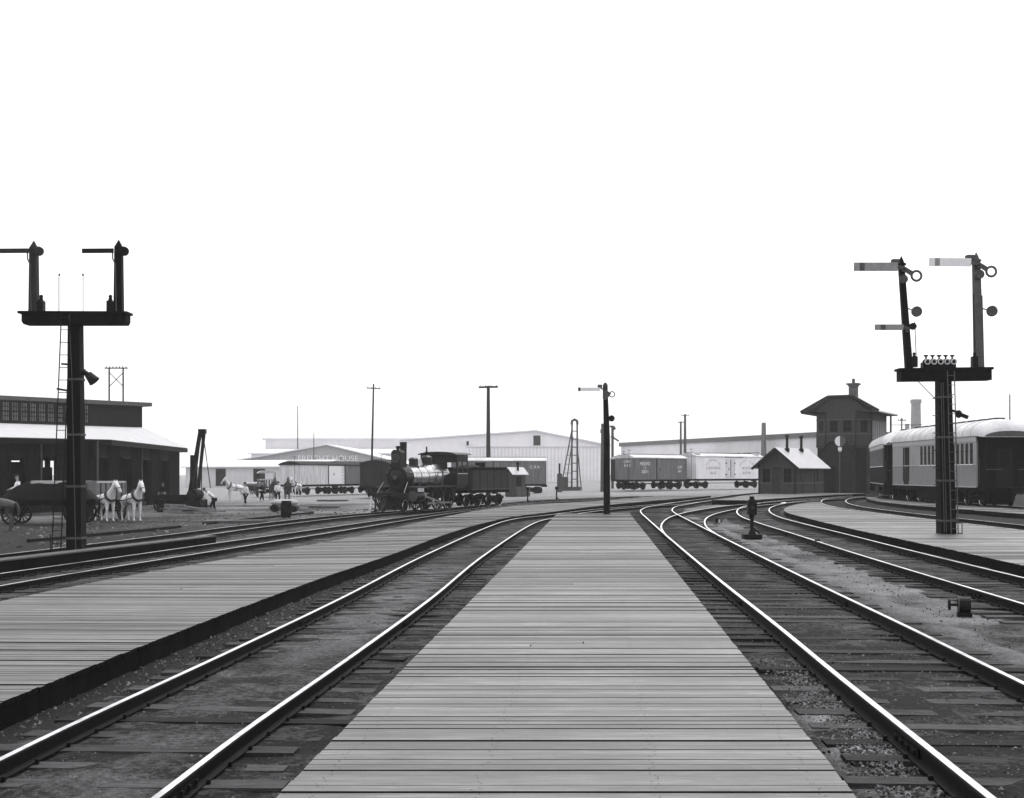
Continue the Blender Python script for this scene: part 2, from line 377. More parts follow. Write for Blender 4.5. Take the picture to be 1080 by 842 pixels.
# ------------------------------------------------------------------ ground
def make_ground():
    def axis(lo, hi, fine, a, b, g):
        xs = list(np.arange(a, b + fine / 2, fine)); s = fine; x = b
        while x < hi: s = min(s * g, 40); x += s; xs.append(x)
        s = fine; x = a; left = []
        while x > lo: s = min(s * g, 40); x -= s; left.append(x)
        return np.array(left[::-1] + xs)
    xs = axis(-700, 700, .13, -13, 14, 1.07); ys1 = axis(-120, 25, .13, 4, 25, 1.25)
    ys1 = ys1[ys1 <= 25.01]; ys = list(ys1); s = .13; y = ys[-1]
    while y < 1500: s = min(s * 1.018, 30); y += s; ys.append(y)
    ys = np.array(ys); X, Y = np.meshgrid(xs, ys); x = X.ravel(); y = Y.ravel()
    z = zoff(x, y) - .165; sand_shade = np.full(len(x), .25)
    D = {}
    near = (np.abs(x) < 45) & (y > -6) & (y < 125); idx = np.where(near)[0]
    for k, c in CEN.items():
        d = np.full(len(x), 99.); P = np.c_[x[idx], y[idx]]; out = np.empty(len(P))
        for i in range(0, len(P), 20000):
            q = P[i:i + 20000]; out[i:i + 20000] = np.sqrt(((q[:, None, :] - c[None, ::2, :]) ** 2).sum(2).min(1))
        d[idx] = out; D[k] = d
    dm = np.min(np.array(list(D.values())), axis=0)
    # smooth value noise
    def vn(sc, seed):
        r = np.random.default_rng(seed).random((256, 256)); u = x / sc; v = y / sc; i = np.floor(u).astype(int); j = np.floor(v).astype(int); a = u - i; b = v - j
        a = a * a * (3 - 2 * a); b = b * b * (3 - 2 * b); g = lambda p, q: r[p % 256, q % 256]
        return (g(i, j) * (1 - a) + g(i + 1, j) * a) * (1 - b) + (g(i, j + 1) * (1 - a) + g(i + 1, j + 1) * a) * b
    n = vn(.35, 1) * .5 + vn(1.3, 2) * .3 + vn(.17, 3) * .2
    z = np.where(dm < .66, zoff(x, y) - .150 + (n - .45) * .055, z)
    shoulder = (dm > .82) & (dm < 1.45)
    z = np.where(shoulder, zoff(x, y) - .162 + (n - .5) * .075, z)
    z = np.where(dm >= 1.45, z + (n - .5) * .06, z)
    cA_ = np.interp(y, CEN['A'][:, 1], CEN['A'][:, 0]); ditch = sm(1.15, 1.45, D['A']) * (x < cA_) * (x > cA_ - 3) * (y < 60); z = z - .03 * ditch
    sand_shade = np.where(dm < 1.5, .17 + (n - .5) * .35, sand_shade)
    right = (x > .0692 * y + 2) & (dm > 1.25) & (y < 75); sand_shade = np.where(right, .34 + .26 * sm(.25, .7, vn(1.9, 12)) + .25 * (vn(.5, 14) - .5), sand_shade)
    c1 = np.interp(y, CEN['R1'][:, 1], CEN['R1'][:, 0]); c3 = np.interp(y, CEN['R3'][:, 1], CEN['R3'][:, 0])
    sand_shade = np.where((x < c1) & (x > .0692 * y + 1) & (y < 58), .12, sand_shade)
    sand_shade = np.where((x > c3 - .5) & (y < 70), .2, sand_shade)
    cA = np.interp(y, CEN['A'][:, 1], CEN['A'][:, 0])
    sand_shade = np.where((D['A'] < .55) & (y > 13) & (y < 34), .3 * sm(13, 17, y) * (1 - sm(26, 34, y)) + .1, sand_shade)
    # pale ash spilled beside the nearest right-hand rail
    ash = np.exp(-((x - (c1 - .98)) / .27) ** 2) * sm(6, 7, y) * (1 - sm(9.5, 11.5, y)); sand_shade = sand_shade + ash * 1.0 * sm(.25, .6, vn(.3, 9))
    cl2 = np.interp(y, CEN['L2'][:, 1], CEN['L2'][:, 0])
    yard = (x < cl2 - 1.4); sand_shade = np.where(yard, .02 + .60 * sm(48, 85, y) * vn(5, 5) + .25 * (vn(2.2, 6) - .4), sand_shade)  # near yard kept dark: shadow on the ground put into its colour
    sand_shade = np.where(ditch > .1, 0, sand_shade); sand_shade = np.where((x > 19) & (y < 84), .05, sand_shade); sand_shade = np.where((x > 27.5) & (y < 112), .0, sand_shade)  # ditch shade and the dark below the coaches put into the ground colour
    far = sm(88, 125, y) * ((x < 27.5) | (y > 112)); sand_shade = np.where(dm > 1.3, sand_shade * (1 - far) + .8 * far, sand_shade)
    bury = (x > c1 + .82) & (x < c1 + 1.7) & (y < 60); z = np.where(bury, zoff(x, y) - .147 + (n - .5) * .06, z); sand_shade = np.where(bury, .22 + .35 * sm(.9, 1.7, x - c1) + (n - .5) * .3, sand_shade)
    nx, ny = len(xs), len(ys); I = np.arange(nx * ny).reshape(ny, nx)
    faces = np.stack([I[:-1, :-1], I[:-1, 1:], I[1:, 1:], I[1:, :-1]], -1).reshape(-1, 4)
    me = bpy.data.meshes.new('ground'); me.vertices.add(len(x)); me.vertices.foreach_set('co', np.c_[x, y, z].ravel())
    me.loops.add(faces.size); me.loops.foreach_set('vertex_index', faces.ravel()); me.polygons.add(len(faces))
    me.polygons.foreach_set('loop_start', np.arange(0, faces.size, 4)); me.polygons.foreach_set('loop_total', np.full(len(faces), 4))
    me.polygons.foreach_set('use_smooth', np.ones(len(faces), bool)); me.update()
    a = me.attributes.new('sand_shade', 'FLOAT', 'POINT'); a.data.foreach_set('value', np.clip(sand_shade, 0, 1.2))
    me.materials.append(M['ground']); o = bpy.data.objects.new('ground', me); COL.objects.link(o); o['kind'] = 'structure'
make_ground()

make_track('A', 'track with bright curved rails between the wide left platform and the central plank platform')
make_track('R1', 'track with bright rails running along the right edge of the central plank platform')
make_track('R2', 'curved track branching off at the switch in front of the black switch lamp')
make_track('R3', 'track running along the dark edge of the platform that carries the right signal bracket')
make_track('R4', 'track between the right signal bracket platform and the coaches')
make_track('R5', 'track under the two passenger coaches', False, 110, False)
make_track('L1', 'track beside the long dark timber trunking on the left')
make_track('L2', 'track that carries the steam locomotive')

# stones
def make_gravel():
    mb = MB(); k = mb._m('stone'); base = [Vector(p) for p in ((1, 0, 0), (-1, 0, 0), (0, 1, 0), (0, -1, 0), (0, 0, 1), (0, 0, -1))]
    fs = [(0, 2, 4), (2, 1, 4), (1, 3, 4), (3, 0, 4), (2, 0, 5), (1, 2, 5), (3, 1, 5), (0, 3, 5)]
    def stone(x, y, r, dz):
        z = zo(x, y) + dz; ro = Matrix.Rotation(random.random() * 6, 3, 'Z') @ Matrix.Rotation(random.random() * 3, 3, 'X')
        s = (r * random.uniform(.6, 1.3), r * random.uniform(.6, 1.3), r * random.uniform(.5, .9)); o = len(mb.v)
        for p in base:
            q = ro @ Vector((p.x * s[0], p.y * s[1], p.z * s[2])); mb.v.append((x + q.x, y + q.y, z + q.z))
        for f in fs: mb.f.append(tuple(o + i for i in f)); mb.mi.append(k)
    def cx(key, y): c = CEN[key]; return np.interp(y, c[:, 1], c[:, 0])
    for _ in range(9000):
        y = 5.5 + 26 * random.random() ** 1.8; key = random.choice(('R1', 'R1', 'R1', 'A', 'R3')); d = random.choice((random.uniform(-1.35, -.85), random.uniform(-.65, .65), random.uniform(-.65, .65), random.uniform(.85, 1.6)))
        stone(cx(key, y) + d, y, random.uniform(.004, .017), -.148 if abs(d) < .7 else -.158)
    for _ in range(3000):                # ash and chips along the near right rail
        y = random.uniform(6.2, 13); d = random.gauss(-1.0, .12); stone(cx('R1', y) + d, y, random.uniform(.006, .022), -.152)
    for _ in range(1300):
        y = random.uniform(12, 45); a, b = cx('R1', y) + 1.3, cx('R3', y) - 1.2
        stone(random.uniform(a, b), y, random.uniform(.006, .018), -.155)
    for _ in range(1500):
        y = random.uniform(8, 40); stone(cx('A', y) - random.uniform(1.25, 1.9), y, random.uniform(.008, .03), -.19)
    for _ in range(500):
        y = random.uniform(40, 85); x = cx('L2', y) - random.uniform(1.6, 12); stone(x, y, random.uniform(.03, .12), -.16)
    o = mb.build('gravel'); o['kind'] = 'stuff'; o['label'] = 'loose stones and ash scattered along the tracks'
make_gravel()

# ------------------------------------------------------------------ plank platforms
def ruled(near, far, step=.5):
    n = np.array(near, float); f = np.array(far, float); c = spline(np.c_[n, f], step); return c[:, :2], c[:, 2:]
def make_deck(label, near, far, ztop, bw=.128, edges=('n', 'f', 's', 'e'), depth=.24, jit=.03, dm='deck'):
    a, b = ruled(near, far); mid = (a + b) / 2
    d = np.r_[0, np.cumsum(np.linalg.norm(np.diff(mid, axis=0), axis=1))]; loc = Vector((mid[0][0], mid[0][1], ztop(*mid[0])))
    root = thing('wooden_platform', label, 'platform', loc)
    mb = MB(); s = 0.0; A = lambda c, u: np.array((np.interp(u, d, c[:, 0]), np.interp(u, d, c[:, 1])))
    while s < d[-1] - bw:
        w = bw * random.uniform(.9, 1.1); g = random.choice((.004, .006, .008, .010, .014, .022)); cuts = [0, 1]
        if random.random() < .02: cuts = [0, random.uniform(.3, .7), 1]
        p0, p1, q0, q1 = A(a, s), A(a, s + w - g), A(b, s), A(b, s + w - g)
        for i in range(len(cuts) - 1):
            u0, u1 = cuts[i], cuts[i + 1] - (.004 if i < len(cuts) - 2 else 0)
            e0 = random.uniform(-jit, jit) / 4 if i == 0 else 0; e1 = random.uniform(-jit, jit) / 4 if i == len(cuts) - 2 else 0
            P = [p0 + (q0 - p0) * (u0 + e0 * .3), p0 + (q0 - p0) * (u1 + e1 * .3), p1 + (q1 - p1) * (u1 + e1 * .3), p1 + (q1 - p1) * (u0 + e0 * .3)]
            zj = random.uniform(-.006, .004); t = random.uniform(-.002, .002)
            top = [(p[0], p[1], ztop(*p) + zj + (t if k > 1 else -t)) for k, p in enumerate(P)]
            mb.add(top + [(x, y, z - .05) for x, y, z in top], [(0, 1, 2, 3), (7, 6, 5, 4), (0, 4, 5, 1), (1, 5, 6, 2), (2, 6, 7, 3), (3, 7, 4, 0)], dm); mb.mi[-5:] = [mb._m('deck_edge')] * 5  # all faces but the top coloured near black, as if shaded
            for u in (.06, .34, .66, .94):   # nail heads over the stringers
                if p0[1] < 17 and cuts[i] <= u <= cuts[i + 1]:
                    for v in random.sample((.22, .5, .78), random.choice((1, 2, 2))):
                        q = (p0 + (q0 - p0) * u) * (1 - v) + (p1 + (q1 - p1) * u) * v; q = q + np.array((random.uniform(-.035, .035), random.uniform(-.012, .012))); z = ztop(*q) + zj + .0035
                        mb.add([(q[0] + .0055 * math.cos(k * 1.257), q[1] + .0055 * math.sin(k * 1.257), z) for k in range(5)], [(0, 1, 2, 3, 4)], 'ironk')
        s += w
    ob = mb.build('decking', root, loc)
    ed = MB()
    cn = np.concatenate([[mid[len(mid) // 2]]])
    def beam(line):
        for i in range(len(line) - 1):
            p, q = line[i], line[i + 1]; zp, zq = ztop(*p) - .053, ztop(*q) - .053
            t = (q - p) / (np.linalg.norm(q - p) + 1e-9); nrm = np.array((-t[1], t[0]))
            # inward side: toward the middle line
            j = np.argmin(((mid - p) ** 2).sum(1)); inw = 1 if np.dot(mid[j] - p, nrm) > 0 else -1
            o0 = nrm * inw * .012; o1 = nrm * inw * .16
            vs = [(*(p + o0), zp), (*(q + o0), zq), (*(q + o1), zq), (*(p + o1), zp), (*(p + o0), zp - depth), (*(q + o0), zq - depth), (*(q + o1), zq - depth), (*(p + o1), zp - depth)]
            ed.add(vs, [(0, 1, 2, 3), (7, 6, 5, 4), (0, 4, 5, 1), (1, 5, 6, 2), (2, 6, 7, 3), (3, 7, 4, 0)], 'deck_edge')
    if 'n' in edges: beam(resample(a, 1.0))
    if 'f' in edges: beam(resample(b, 1.0))
    if 's' in edges: beam(np.array([a[0], b[0]]))
    if 'e' in edges: beam(np.array([a[-1], b[-1]]))
    if ed.v: ed.build('edge_beam', root, loc)
    return root
dv = .0692
make_deck('central plank platform of weathered grey boards running straight away to the lone semaphore', [(-1.277 + dv * (y - 6.63), y) for y in (1, 15, 30, 53)], [(1.86 + dv * (y - 6.63), y) for y in (1, 15, 30, 53)], lambda x, y: .05, jit=.01)
make_deck('wide curving plank platform on the left beyond the dark ditch',
    [(-4.95, 1), (-4.52, 10.9), (-4.22, 16.6), (-3.72, 23.4), (-2.98, 31.1), (-2.2, 41.0), (-1.12, 50.2), (.55, 59.1), (3.6, 67), (8.2, 77.6), (12.0, 86.5), (15.5, 96)],
    [(-9.7, 1), (-8.9, 10.9), (-8.35, 16.8), (-7.8, 23.6), (-6.75, 31.3), (-5.25, 41.5), (-4.4, 51), (-3.2, 62), (-.6, 74), (5.4, 82.5), (9.2, 91), (12.6, 100)],
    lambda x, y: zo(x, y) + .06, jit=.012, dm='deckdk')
make_deck('plank platform on the right carrying the signal bracket with two tall arms',
    [(8.6, 4), (9.25, 15), (9.68, 23.3), (10.07, 29), (10.53, 37.0), (10.96, 42.5), (11.5, 48.4), (12.2, 54.8), (13.5, 61.0), (15.6, 68.0), (18.2, 75)],
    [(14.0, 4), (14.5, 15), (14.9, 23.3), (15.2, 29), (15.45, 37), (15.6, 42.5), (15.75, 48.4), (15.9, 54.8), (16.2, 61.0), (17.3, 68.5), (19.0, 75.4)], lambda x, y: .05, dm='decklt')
make_deck('narrow plank platform along the side of the passenger coaches',
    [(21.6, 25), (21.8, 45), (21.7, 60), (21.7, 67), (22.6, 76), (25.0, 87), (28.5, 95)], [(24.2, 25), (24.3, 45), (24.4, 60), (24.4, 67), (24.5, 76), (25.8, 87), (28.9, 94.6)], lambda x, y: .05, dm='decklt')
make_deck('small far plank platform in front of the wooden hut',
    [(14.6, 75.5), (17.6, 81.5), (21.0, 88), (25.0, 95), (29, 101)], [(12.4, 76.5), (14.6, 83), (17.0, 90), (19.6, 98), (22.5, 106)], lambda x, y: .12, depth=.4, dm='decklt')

# ------------------------------------------------------------------ signals
def arm_set(root, x, z, ax0, ax1, h, mats, k, ring=True, box=True, tilt=0.0, y=-.16):
    """semaphore arm from x+ax0 to x+ax1 at height z, in a plane in front of the doll"""
    mb = MB(); R = Matrix.Rotation(tilt, 3, 'Y')
    mb.box((x + ax0, y - .02, z - h / 2), (x + ax1, y + .02, z + h / 2), mats[0], R, (x, y, z)); a = mb.build('signal_arm', root)
    if len(mats) > 1:
        s = MB(); s.box((x + ax0 + .16, y - .024, z - h / 2 + .005), (x + ax0 + .30, y + .024, z + h / 2 - .005), mats[1], R, (x, y, z)); s.build('arm_stripe', a)
    s = MB(); s.bar((x + ax1, y, z), (x + .04, y, z - .06), .06, .10, 'irong'); (s.bar((x - .04, y, z - .03), (x + .24, y, z - .20), .04, .13, 'irong') if ring else None)
    s.tube([(x, y - .03, z - .1), (x, .1, z - .1)], .05, 'irong'); s.build('arm_pivot', root)
    if ring:
        s = MB(); s.ring((x + .36, y, z - .26), .14, .034, (0, 1, 0), 'irong'); s.build('spectacle_ring', root)
    if box:
        s = MB(); s.cbox((x - .2, .0, z + .16), (.2, .2, .15), 'irong'); s.bar((x - .2, 0, z + .1), (x - .05, 0, z - .02), .04, .04, 'irong'); s.build('lamp_box', root)
def ladder(root, p, q, w, n, m, name='ladder', wx=(1, 0, 0)):
    p = Vector(p); q = Vector(q); d = Vector(wx) * w / 2; mb = MB()
    mb.tube([p - d, q - d], .016, m, 6); mb.tube([p + d, q + d], .016, m, 6)
    for i in range(n):
        c = p.lerp(q, (i + .5) / n); mb.tube([c - d, c + d], .011, m, 6)
    return mb.build(name, root)

# right bracket
b = gp(998, 563, .05); KR = F / b.y
rt = thing('signal_bracket', 'dark timber signal bracket on the right platform with two tall dolls and pale arms', 'signal', (b.x, b.y, .05))
px = lambda X: (X - 998) / KR
pz = lambda Y: (563 - Y) / KR
m = MB(); m.taper((0, 0, 0), (-.09, 0, pz(400)), .44, .36, 'post'); m.build('post', rt)
for zz in (.35, 1.5, 2.75, 3.9):
    m = MB(); w_ = .44 - zz * .018 + .02; cx_ = -.09 * zz / 4.4; m.box((cx_ - w_ / 2, -w_ / 2, zz), (cx_ + w_ / 2, w_ / 2, zz + .06), 'irong'); m.cbox((cx_ - w_ / 2 - .02, 0, zz + .03), (.05, .08, .05), 'irong'); m.build('iron_band', rt)
m = MB()
for k in range(7): m.tube([(-.2 - .02 * k * .5, -.02, .9 + k * .5), (-.36 - .02 * k * .5, -.02, .9 + k * .5)], .013, 'irong', 6)
for xx in (-.14, -.08): m.tube([(xx, -.245, .05), (xx - .08, -.20, 4.35)], .012, 'irong', 6)
m.build('climbing_step', rt)
m = MB(); m.box((px(948), -.22, pz(402)), (px(1043), .22, pz(391)), 'post', Matrix.Rotation(-.012, 3, 'Y')); m.box((px(946), -.26, pz(391)), (px(1044.5), .26, pz(388.5)), 'post', Matrix.Rotation(-.012, 3, 'Y'))
m.bar((px(996) - .1, -.2, pz(430)), (px(965), -.2, pz(402)), .01, .02, 'post'); m.build('crossbeam', rt)
for (xb, xt, yt, w0, w1, mm) in ((958.5, 950.5, 272, .19, .15, 'post'), (1032.5, 1029.5, 268, .23, .18, 'trim')):  # right doll given a paler tone, haze flare put into its colour
    m = MB(); m.taper((px(xb), 0, pz(389)), (px(xt), 0, pz(yt + 8)), w0, w1, mm); zt = pz(yt + 8)
    m.cbox((px(xt), 0, zt + .02), (.22, .22, .06), mm); m.taper((px(xt), 0, zt + .05), (px(xt), 0, zt + .27), .15, .01, mm); m.ball((px(xt), 0, zt + .14), .07, mm, 8); m.build('doll', rt)
xd = px(951.5); arm_set(rt, xd, pz(282.5), px(899) - xd, px(945) - xd, .24, ('armgrey', 'trim'), KR)
xd = px(955); arm_set(rt, xd, pz(346), px(921) - xd, px(951) - xd, .16, ('armgrey', 'trim'), KR, ring=False, box=False)
xd = px(1030); arm_set(rt, xd, pz(278), px(978) - xd, px(1022) - xd,   .23, ('white', 'armgrey'), KR, tilt=.012)
for (X, Y, r, mm) in ((951, 295.5, .125, 'irong'), (1031, 290.5, .13, 'irong'), (965, 329.5, .15, 'irong'), (1044, 329, .155, 'irong'), (961, 345, .10, 'ironk')):
    m = MB(); m.tube([(px(X), -.19, pz(Y)), (px(X), -.12, pz(Y))], r, mm, 20); m.ring((px(X), -.19, pz(Y)), r * .85, .014, (0, 1, 0), mm, 20, 6)
    m.bar((px(X), -.13, pz(Y)), (px(955 if X < 1000 else 1031), 0, pz(Y - 5)), .03, .03, mm); m.build('signal_disc', rt)
m = MB()
for (xx, a, c_) in ((957.5, 335, 388), (966, 340, 385), (1027.5, 310, 386), (1037, 312, 388)): m.tube([(px(xx - 2), -.06, pz(a)), (px(xx), -.06, pz(c_))], .012, 'ironk', 6)
m.build('signal_rods', rt)
for X in (963.5, 1027):
    m = MB(); m.cbox((px(X), -.05, pz(382)), (.15, .2, .30), 'ironk'); m.taper((px(X), -.05, pz(378)), (px(X), -.05, pz(374)), .10, .04, 'ironk'); m.ball((px(X), -.05, pz(373.6)), .05, 'ironk', 8); m.build('crank_box', rt)
m = MB(); m.box((px(972), -.15, pz(388.4)), (px(1006.5), .1, pz(382.5)), 'ironk'); m.build('pulley_board', rt)
for i in range(5):
    X = px(976 + i * 6.9); m = MB(); m.ring((X, -.19, pz(382.2)), .07, .02, (0, 1, 0), 'pale', 16, 6); m.tube([(X, -.16, pz(382)), (X, .02, pz(382))], .085, 'ironk', 14)
    m.taper((X, -.05, pz(380)), (X, -.05, pz(376.5)), .05, .03, 'ironk'); m.taper((X, -.05, pz(376.8)), (X, -.05, pz(374.8)), .05, .12, 'ironk'); m.build('pulley', rt)
ladder(rt, (px(1003), -.30, .02), (px(999), -.30, pz(392)), .20, 17, 'irong')
m = MB(); m.bar((px(1002), -.05, pz(433)), (px(1010), -.05, pz(435)), .05, .07, 'ironk'); m.ball((px(1010.5), -.05, pz(437)), .10, 'ironk', 10, (1, 1, 1.2)); m.bar((px(1011), -.05, pz(437)), (px(1020), -.05, pz(440.5)), .10, .10, 'ironk'); m.build('bracket_lamp', rt)
m = MB(); m.bar((px(1007), -.2, .02), (px(1012.5), -.2, .02), .03, .03, 'irong'); m.tube([(px(1012), -.2, 0), (px(1012), -.2, .34)], .015, 'irong', 6); m.tube([(px(1012), -.2, .32), (px(1007), -.1, .32)], .015, 'irong', 6); m.build('foot_bracket', rt)

# left bracket
b = gp(80.5, 588, -.1); KL = F / b.y
lt = thing('signal_bracket', 'black timber signal bracket on the left with a long ladder and two short dolls', 'signal', (b.x, b.y, b.z))
px = lambda X: (X - 80.5) / KL
pz = lambda Y: (588 - Y) / KL
m = MB(); m.taper((0, 0, -.2), (-.02, 0, pz(342)), .42, .32, 'post'); m.build('post', lt)
for zz in (.5, 1.9, 3.3, 4.8):
    m = MB(); w_ = .42 - zz * .016 + .02; m.box((-w_ / 2, -w_ / 2, zz), (w_ / 2, w_ / 2, zz + .06), 'irong'); m.build('iron_band', lt)
m = MB(); m.prism([(px(26), -.22, pz(340)), (px(28), -.22, pz(343)), (px(133), -.22, pz(343)), (px(135), -.22, pz(340)), (px(135), -.22, pz(332)), (px(26), -.22, pz(332))], (0, .44, 0), 'post')
m.box((px(22.5), -.27, pz(332)), (px(137), .27, pz(329.5)), 'post', Matrix.Rotation(.004, 3, 'Y')); m.build('crossbeam', lt)
for (x, yt, mm, ml, mr_) in ((35.8, 254, 'postg', 2, 33), (125.3, 253, 'post', 88.5, 121.5)):
    m = MB(); m.taper((px(x), 0, pz(330)), (px(x), 0, pz(yt + 8)), .225, .19, mm); m.taper((px(x), 0, pz(yt + 8)), (px(x), 0, pz(yt)), .19, .01, mm); m.build('doll', lt)
    xx = px(x); mb = MB(); mb.box((px(ml), -.16, pz(268)), (px(mr_), -.12, pz(263.3)), 'postg' if x < 50 else 'ironk', Matrix.Rotation(-.008, 3, 'Y')); mb.build('signal_arm', lt)
    mb = MB(); mb.tube([(px(x + 7.2), -.17, pz(266)), (px(x + 7.2), -.09, pz(266))], .125, mm, 14); mb.bar((px(x), -.12, pz(266)), (px(x + 7), -.12, pz(266)), .05, .08, mm); mb.build('spectacle_ring', lt)
    mb = MB(); mb.tube([(px(x - 5), -.13, pz(267)), (px(x - 4.8), -.13, pz(274)), (px(x - 2), -.13, pz(280)), (px(x - 1), -.13, pz(329))], .018, 'irong', 6); mb.build('signal_rod', lt)
for X in (43.5, 116.5):
    m = MB(); m.cbox((px(X), 0, pz(323.5)), (.16, .2, .3), 'ironk'); m.taper((px(X), 0, pz(318)), (px(X), 0, pz(314)), .11, .06, 'ironk'); m.ball((px(X), 0, pz(313)), .055, 'ironk', 8); m.build('crank_box', lt)
m = MB()
for X in (61.5, 62.5, 86.5, 88): m.tube([(px(X), 0, pz(330)), (px(X), 0, pz(289.5 if X in (62.5, 88) else 292))], .006, 'irong', 5)
for X in (62.5, 87.5): m.cbox((px(X), 0, pz(290)), (.035, .035, .06), 'ironk')
m.build('thin_rods', lt)
ladder(lt, (px(64), -.35, -.1), (px(74.5), -.35, pz(330)), .24, 20, 'ironk')
m = MB(); m.bar((px(64), -.3, pz(411)), (px(76), -.1, pz(413)), .03, .05, 'ironk'); m.bar((px(69), -.3, pz(385)), (px(77), -.1, pz(385)), .03, .05, 'ironk'); m.build('ladder_stay', lt)
m = MB(); m.tube([(px(86), -.1, pz(392)), (px(92), -.1, pz(394)), (px(96), -.1, pz(399))], .07, 'ironk'); m.tube([(px(94), -.1, pz(395)), (px(101), -.1, pz(403))], [.10, .16], 'ironk', 12); m.ball((px(89), -.1, pz(393)), .10, 'ironk'); m.build('bracket_lamp', lt)
m = MB(); m.tube([(px(83.5), -.25, pz(588)), (px(79), -.22, pz(400)), (px(76), -.22, pz(330))], .012, 'irong', 6); m.tube([(px(59), -.4, -.1), (px(59), -.4, pz(563))], .014, 'ironk', 6); m.build('cable', lt)

# lone semaphore
b = gp(640, 541, .05); b.z = .05; b.y = min(b.y, 52.6); KC = F / b.y
b.x = (640 - 540) / F * b.y
ct = thing('semaphore_signal', 'slim dark semaphore post at the far end of the central plank platform', 'signal', b)
px = lambda X: (X - 640) / KC
pz = lambda Y: (541 - Y) / KC
m = MB(); m.tube([(0, 0, 0), (0, 0, 3.3), (px(638.4), 0, pz(409))], [.145, .135, .10], 'post', 12); m.tube([(px(638.4), 0, pz(418)), (px(638.4), 0, pz(405)), (px(638.4), 0, pz(402.5))], [.11, .105, .04], 'postg', 12); m.build('post', ct)
m = MB(); m.box((px(609.5), -.17, pz(411.6)), (px(633), -.14, pz(408)), 'white'); a_ = m.build('signal_arm', ct); m = MB(); m.box((px(609.5) - .004, -.175, pz(411.8)), (px(612), -.135, pz(407.8)), 'irong'); m.build('arm_tip', a_)
m = MB(); m.cbox((px(632.6), -.05, pz(406.6)), (.19, .16, .15), 'irong'); m.bar((px(633), -.05, pz(408)), (px(638), -.05, pz(411)), .04, .05, 'irong'); m.build('lamp_box', ct)
m = MB(); m.ring((px(645.2), -.12, pz(415)), .115, .022, (0, 1, 0), 'irong'); m.bar((px(637), -.1, pz(412)), (px(643), -.1, pz(416)), .05, .2, 'irong'); m.build('spectacle_ring', ct)
m = MB(); m.tube([(px(637.8), -.2, pz(418.5)), (px(637.8), -.1, pz(418.5))], .10, 'irong', 16); m.build('signal_disc', ct)
m = MB(); m.tube([(px(644.8), -.12, pz(440.3)), (px(644.8), -.06, pz(440.3))], .135, 'ironk', 18); m.bar((px(640), 0, pz(440)), (px(644), -.08, pz(440)), .05, .05, 'ironk'); m.build('signal_disc', ct)

# timber trunking left
c1 = resample(spline([(-14.1, 6), (-13.3, 16), (-12.55, 24), (-11.9, 29), (-11.2, 34.5), (-10.3, 42)]), 1.0)
mb = MB()
for p, q in zip(c1[:-1], c1[1:]): mb.bar((p[0], p[1], zo(*p) - .04), (q[0], q[1], zo(*q) - .04), .45, .30, 'deck_edge')
for p, q in zip(c1[:-1], c1[1:]):
    mb.bar((p[0], p[1], zo(*p) + .125), (q[0] + .0, q[1] - .01, zo(*q) + .125), .5, .035, 'trim')
tag(mb.build('timber_trunking', None, (c1[0][0], c1[0][1], 0)), 'long low dark timber trunking with a paler lid beside the left signal bracket', 'trunking')

# ------------------------------------------------------------------ rolling stock
def truck(root, x, gauge_w, wb, R, name='truck'):
    m = MB()
    for s in (-1, 1):
        y = s * (gauge_w / 2 + .12)
        m.box((x - wb / 2 - .35, y - .05, R + .08), (x + wb / 2 + .35, y + .05, R + .24), 'under'); m.bar((x - wb / 2, y, R), (x, y, R * .55), .08, .07, 'under'); m.bar((x + wb / 2, y, R), (x, y, R * .55), .08, .07, 'under')
        for e in (-1, 1): m.cbox((x + e * wb / 2, y, R), (.24, .2, .26), 'under')
        m.box((x - .3, y - .08, R * .6), (x + .3, y + .08, R + .3), 'under')
    m.box((x - .16, -gauge_w / 2 - .1, R - .05), (x + .16, gauge_w / 2 + .1, R + .3), 'under'); t = m.build(name, root)
    for e in (-1, 1):
        m = MB()
        for s in (-1, 1): m.wheel((x + e * wb / 2, s * (gauge_w / 2 - .02), R), R, .13)
        m.tube([(x + e * wb / 2, -.7, R), (x + e * wb / 2, .7, R)], .06, 'under', 8); m.build('wheelset', t, smooth=True)
    return t
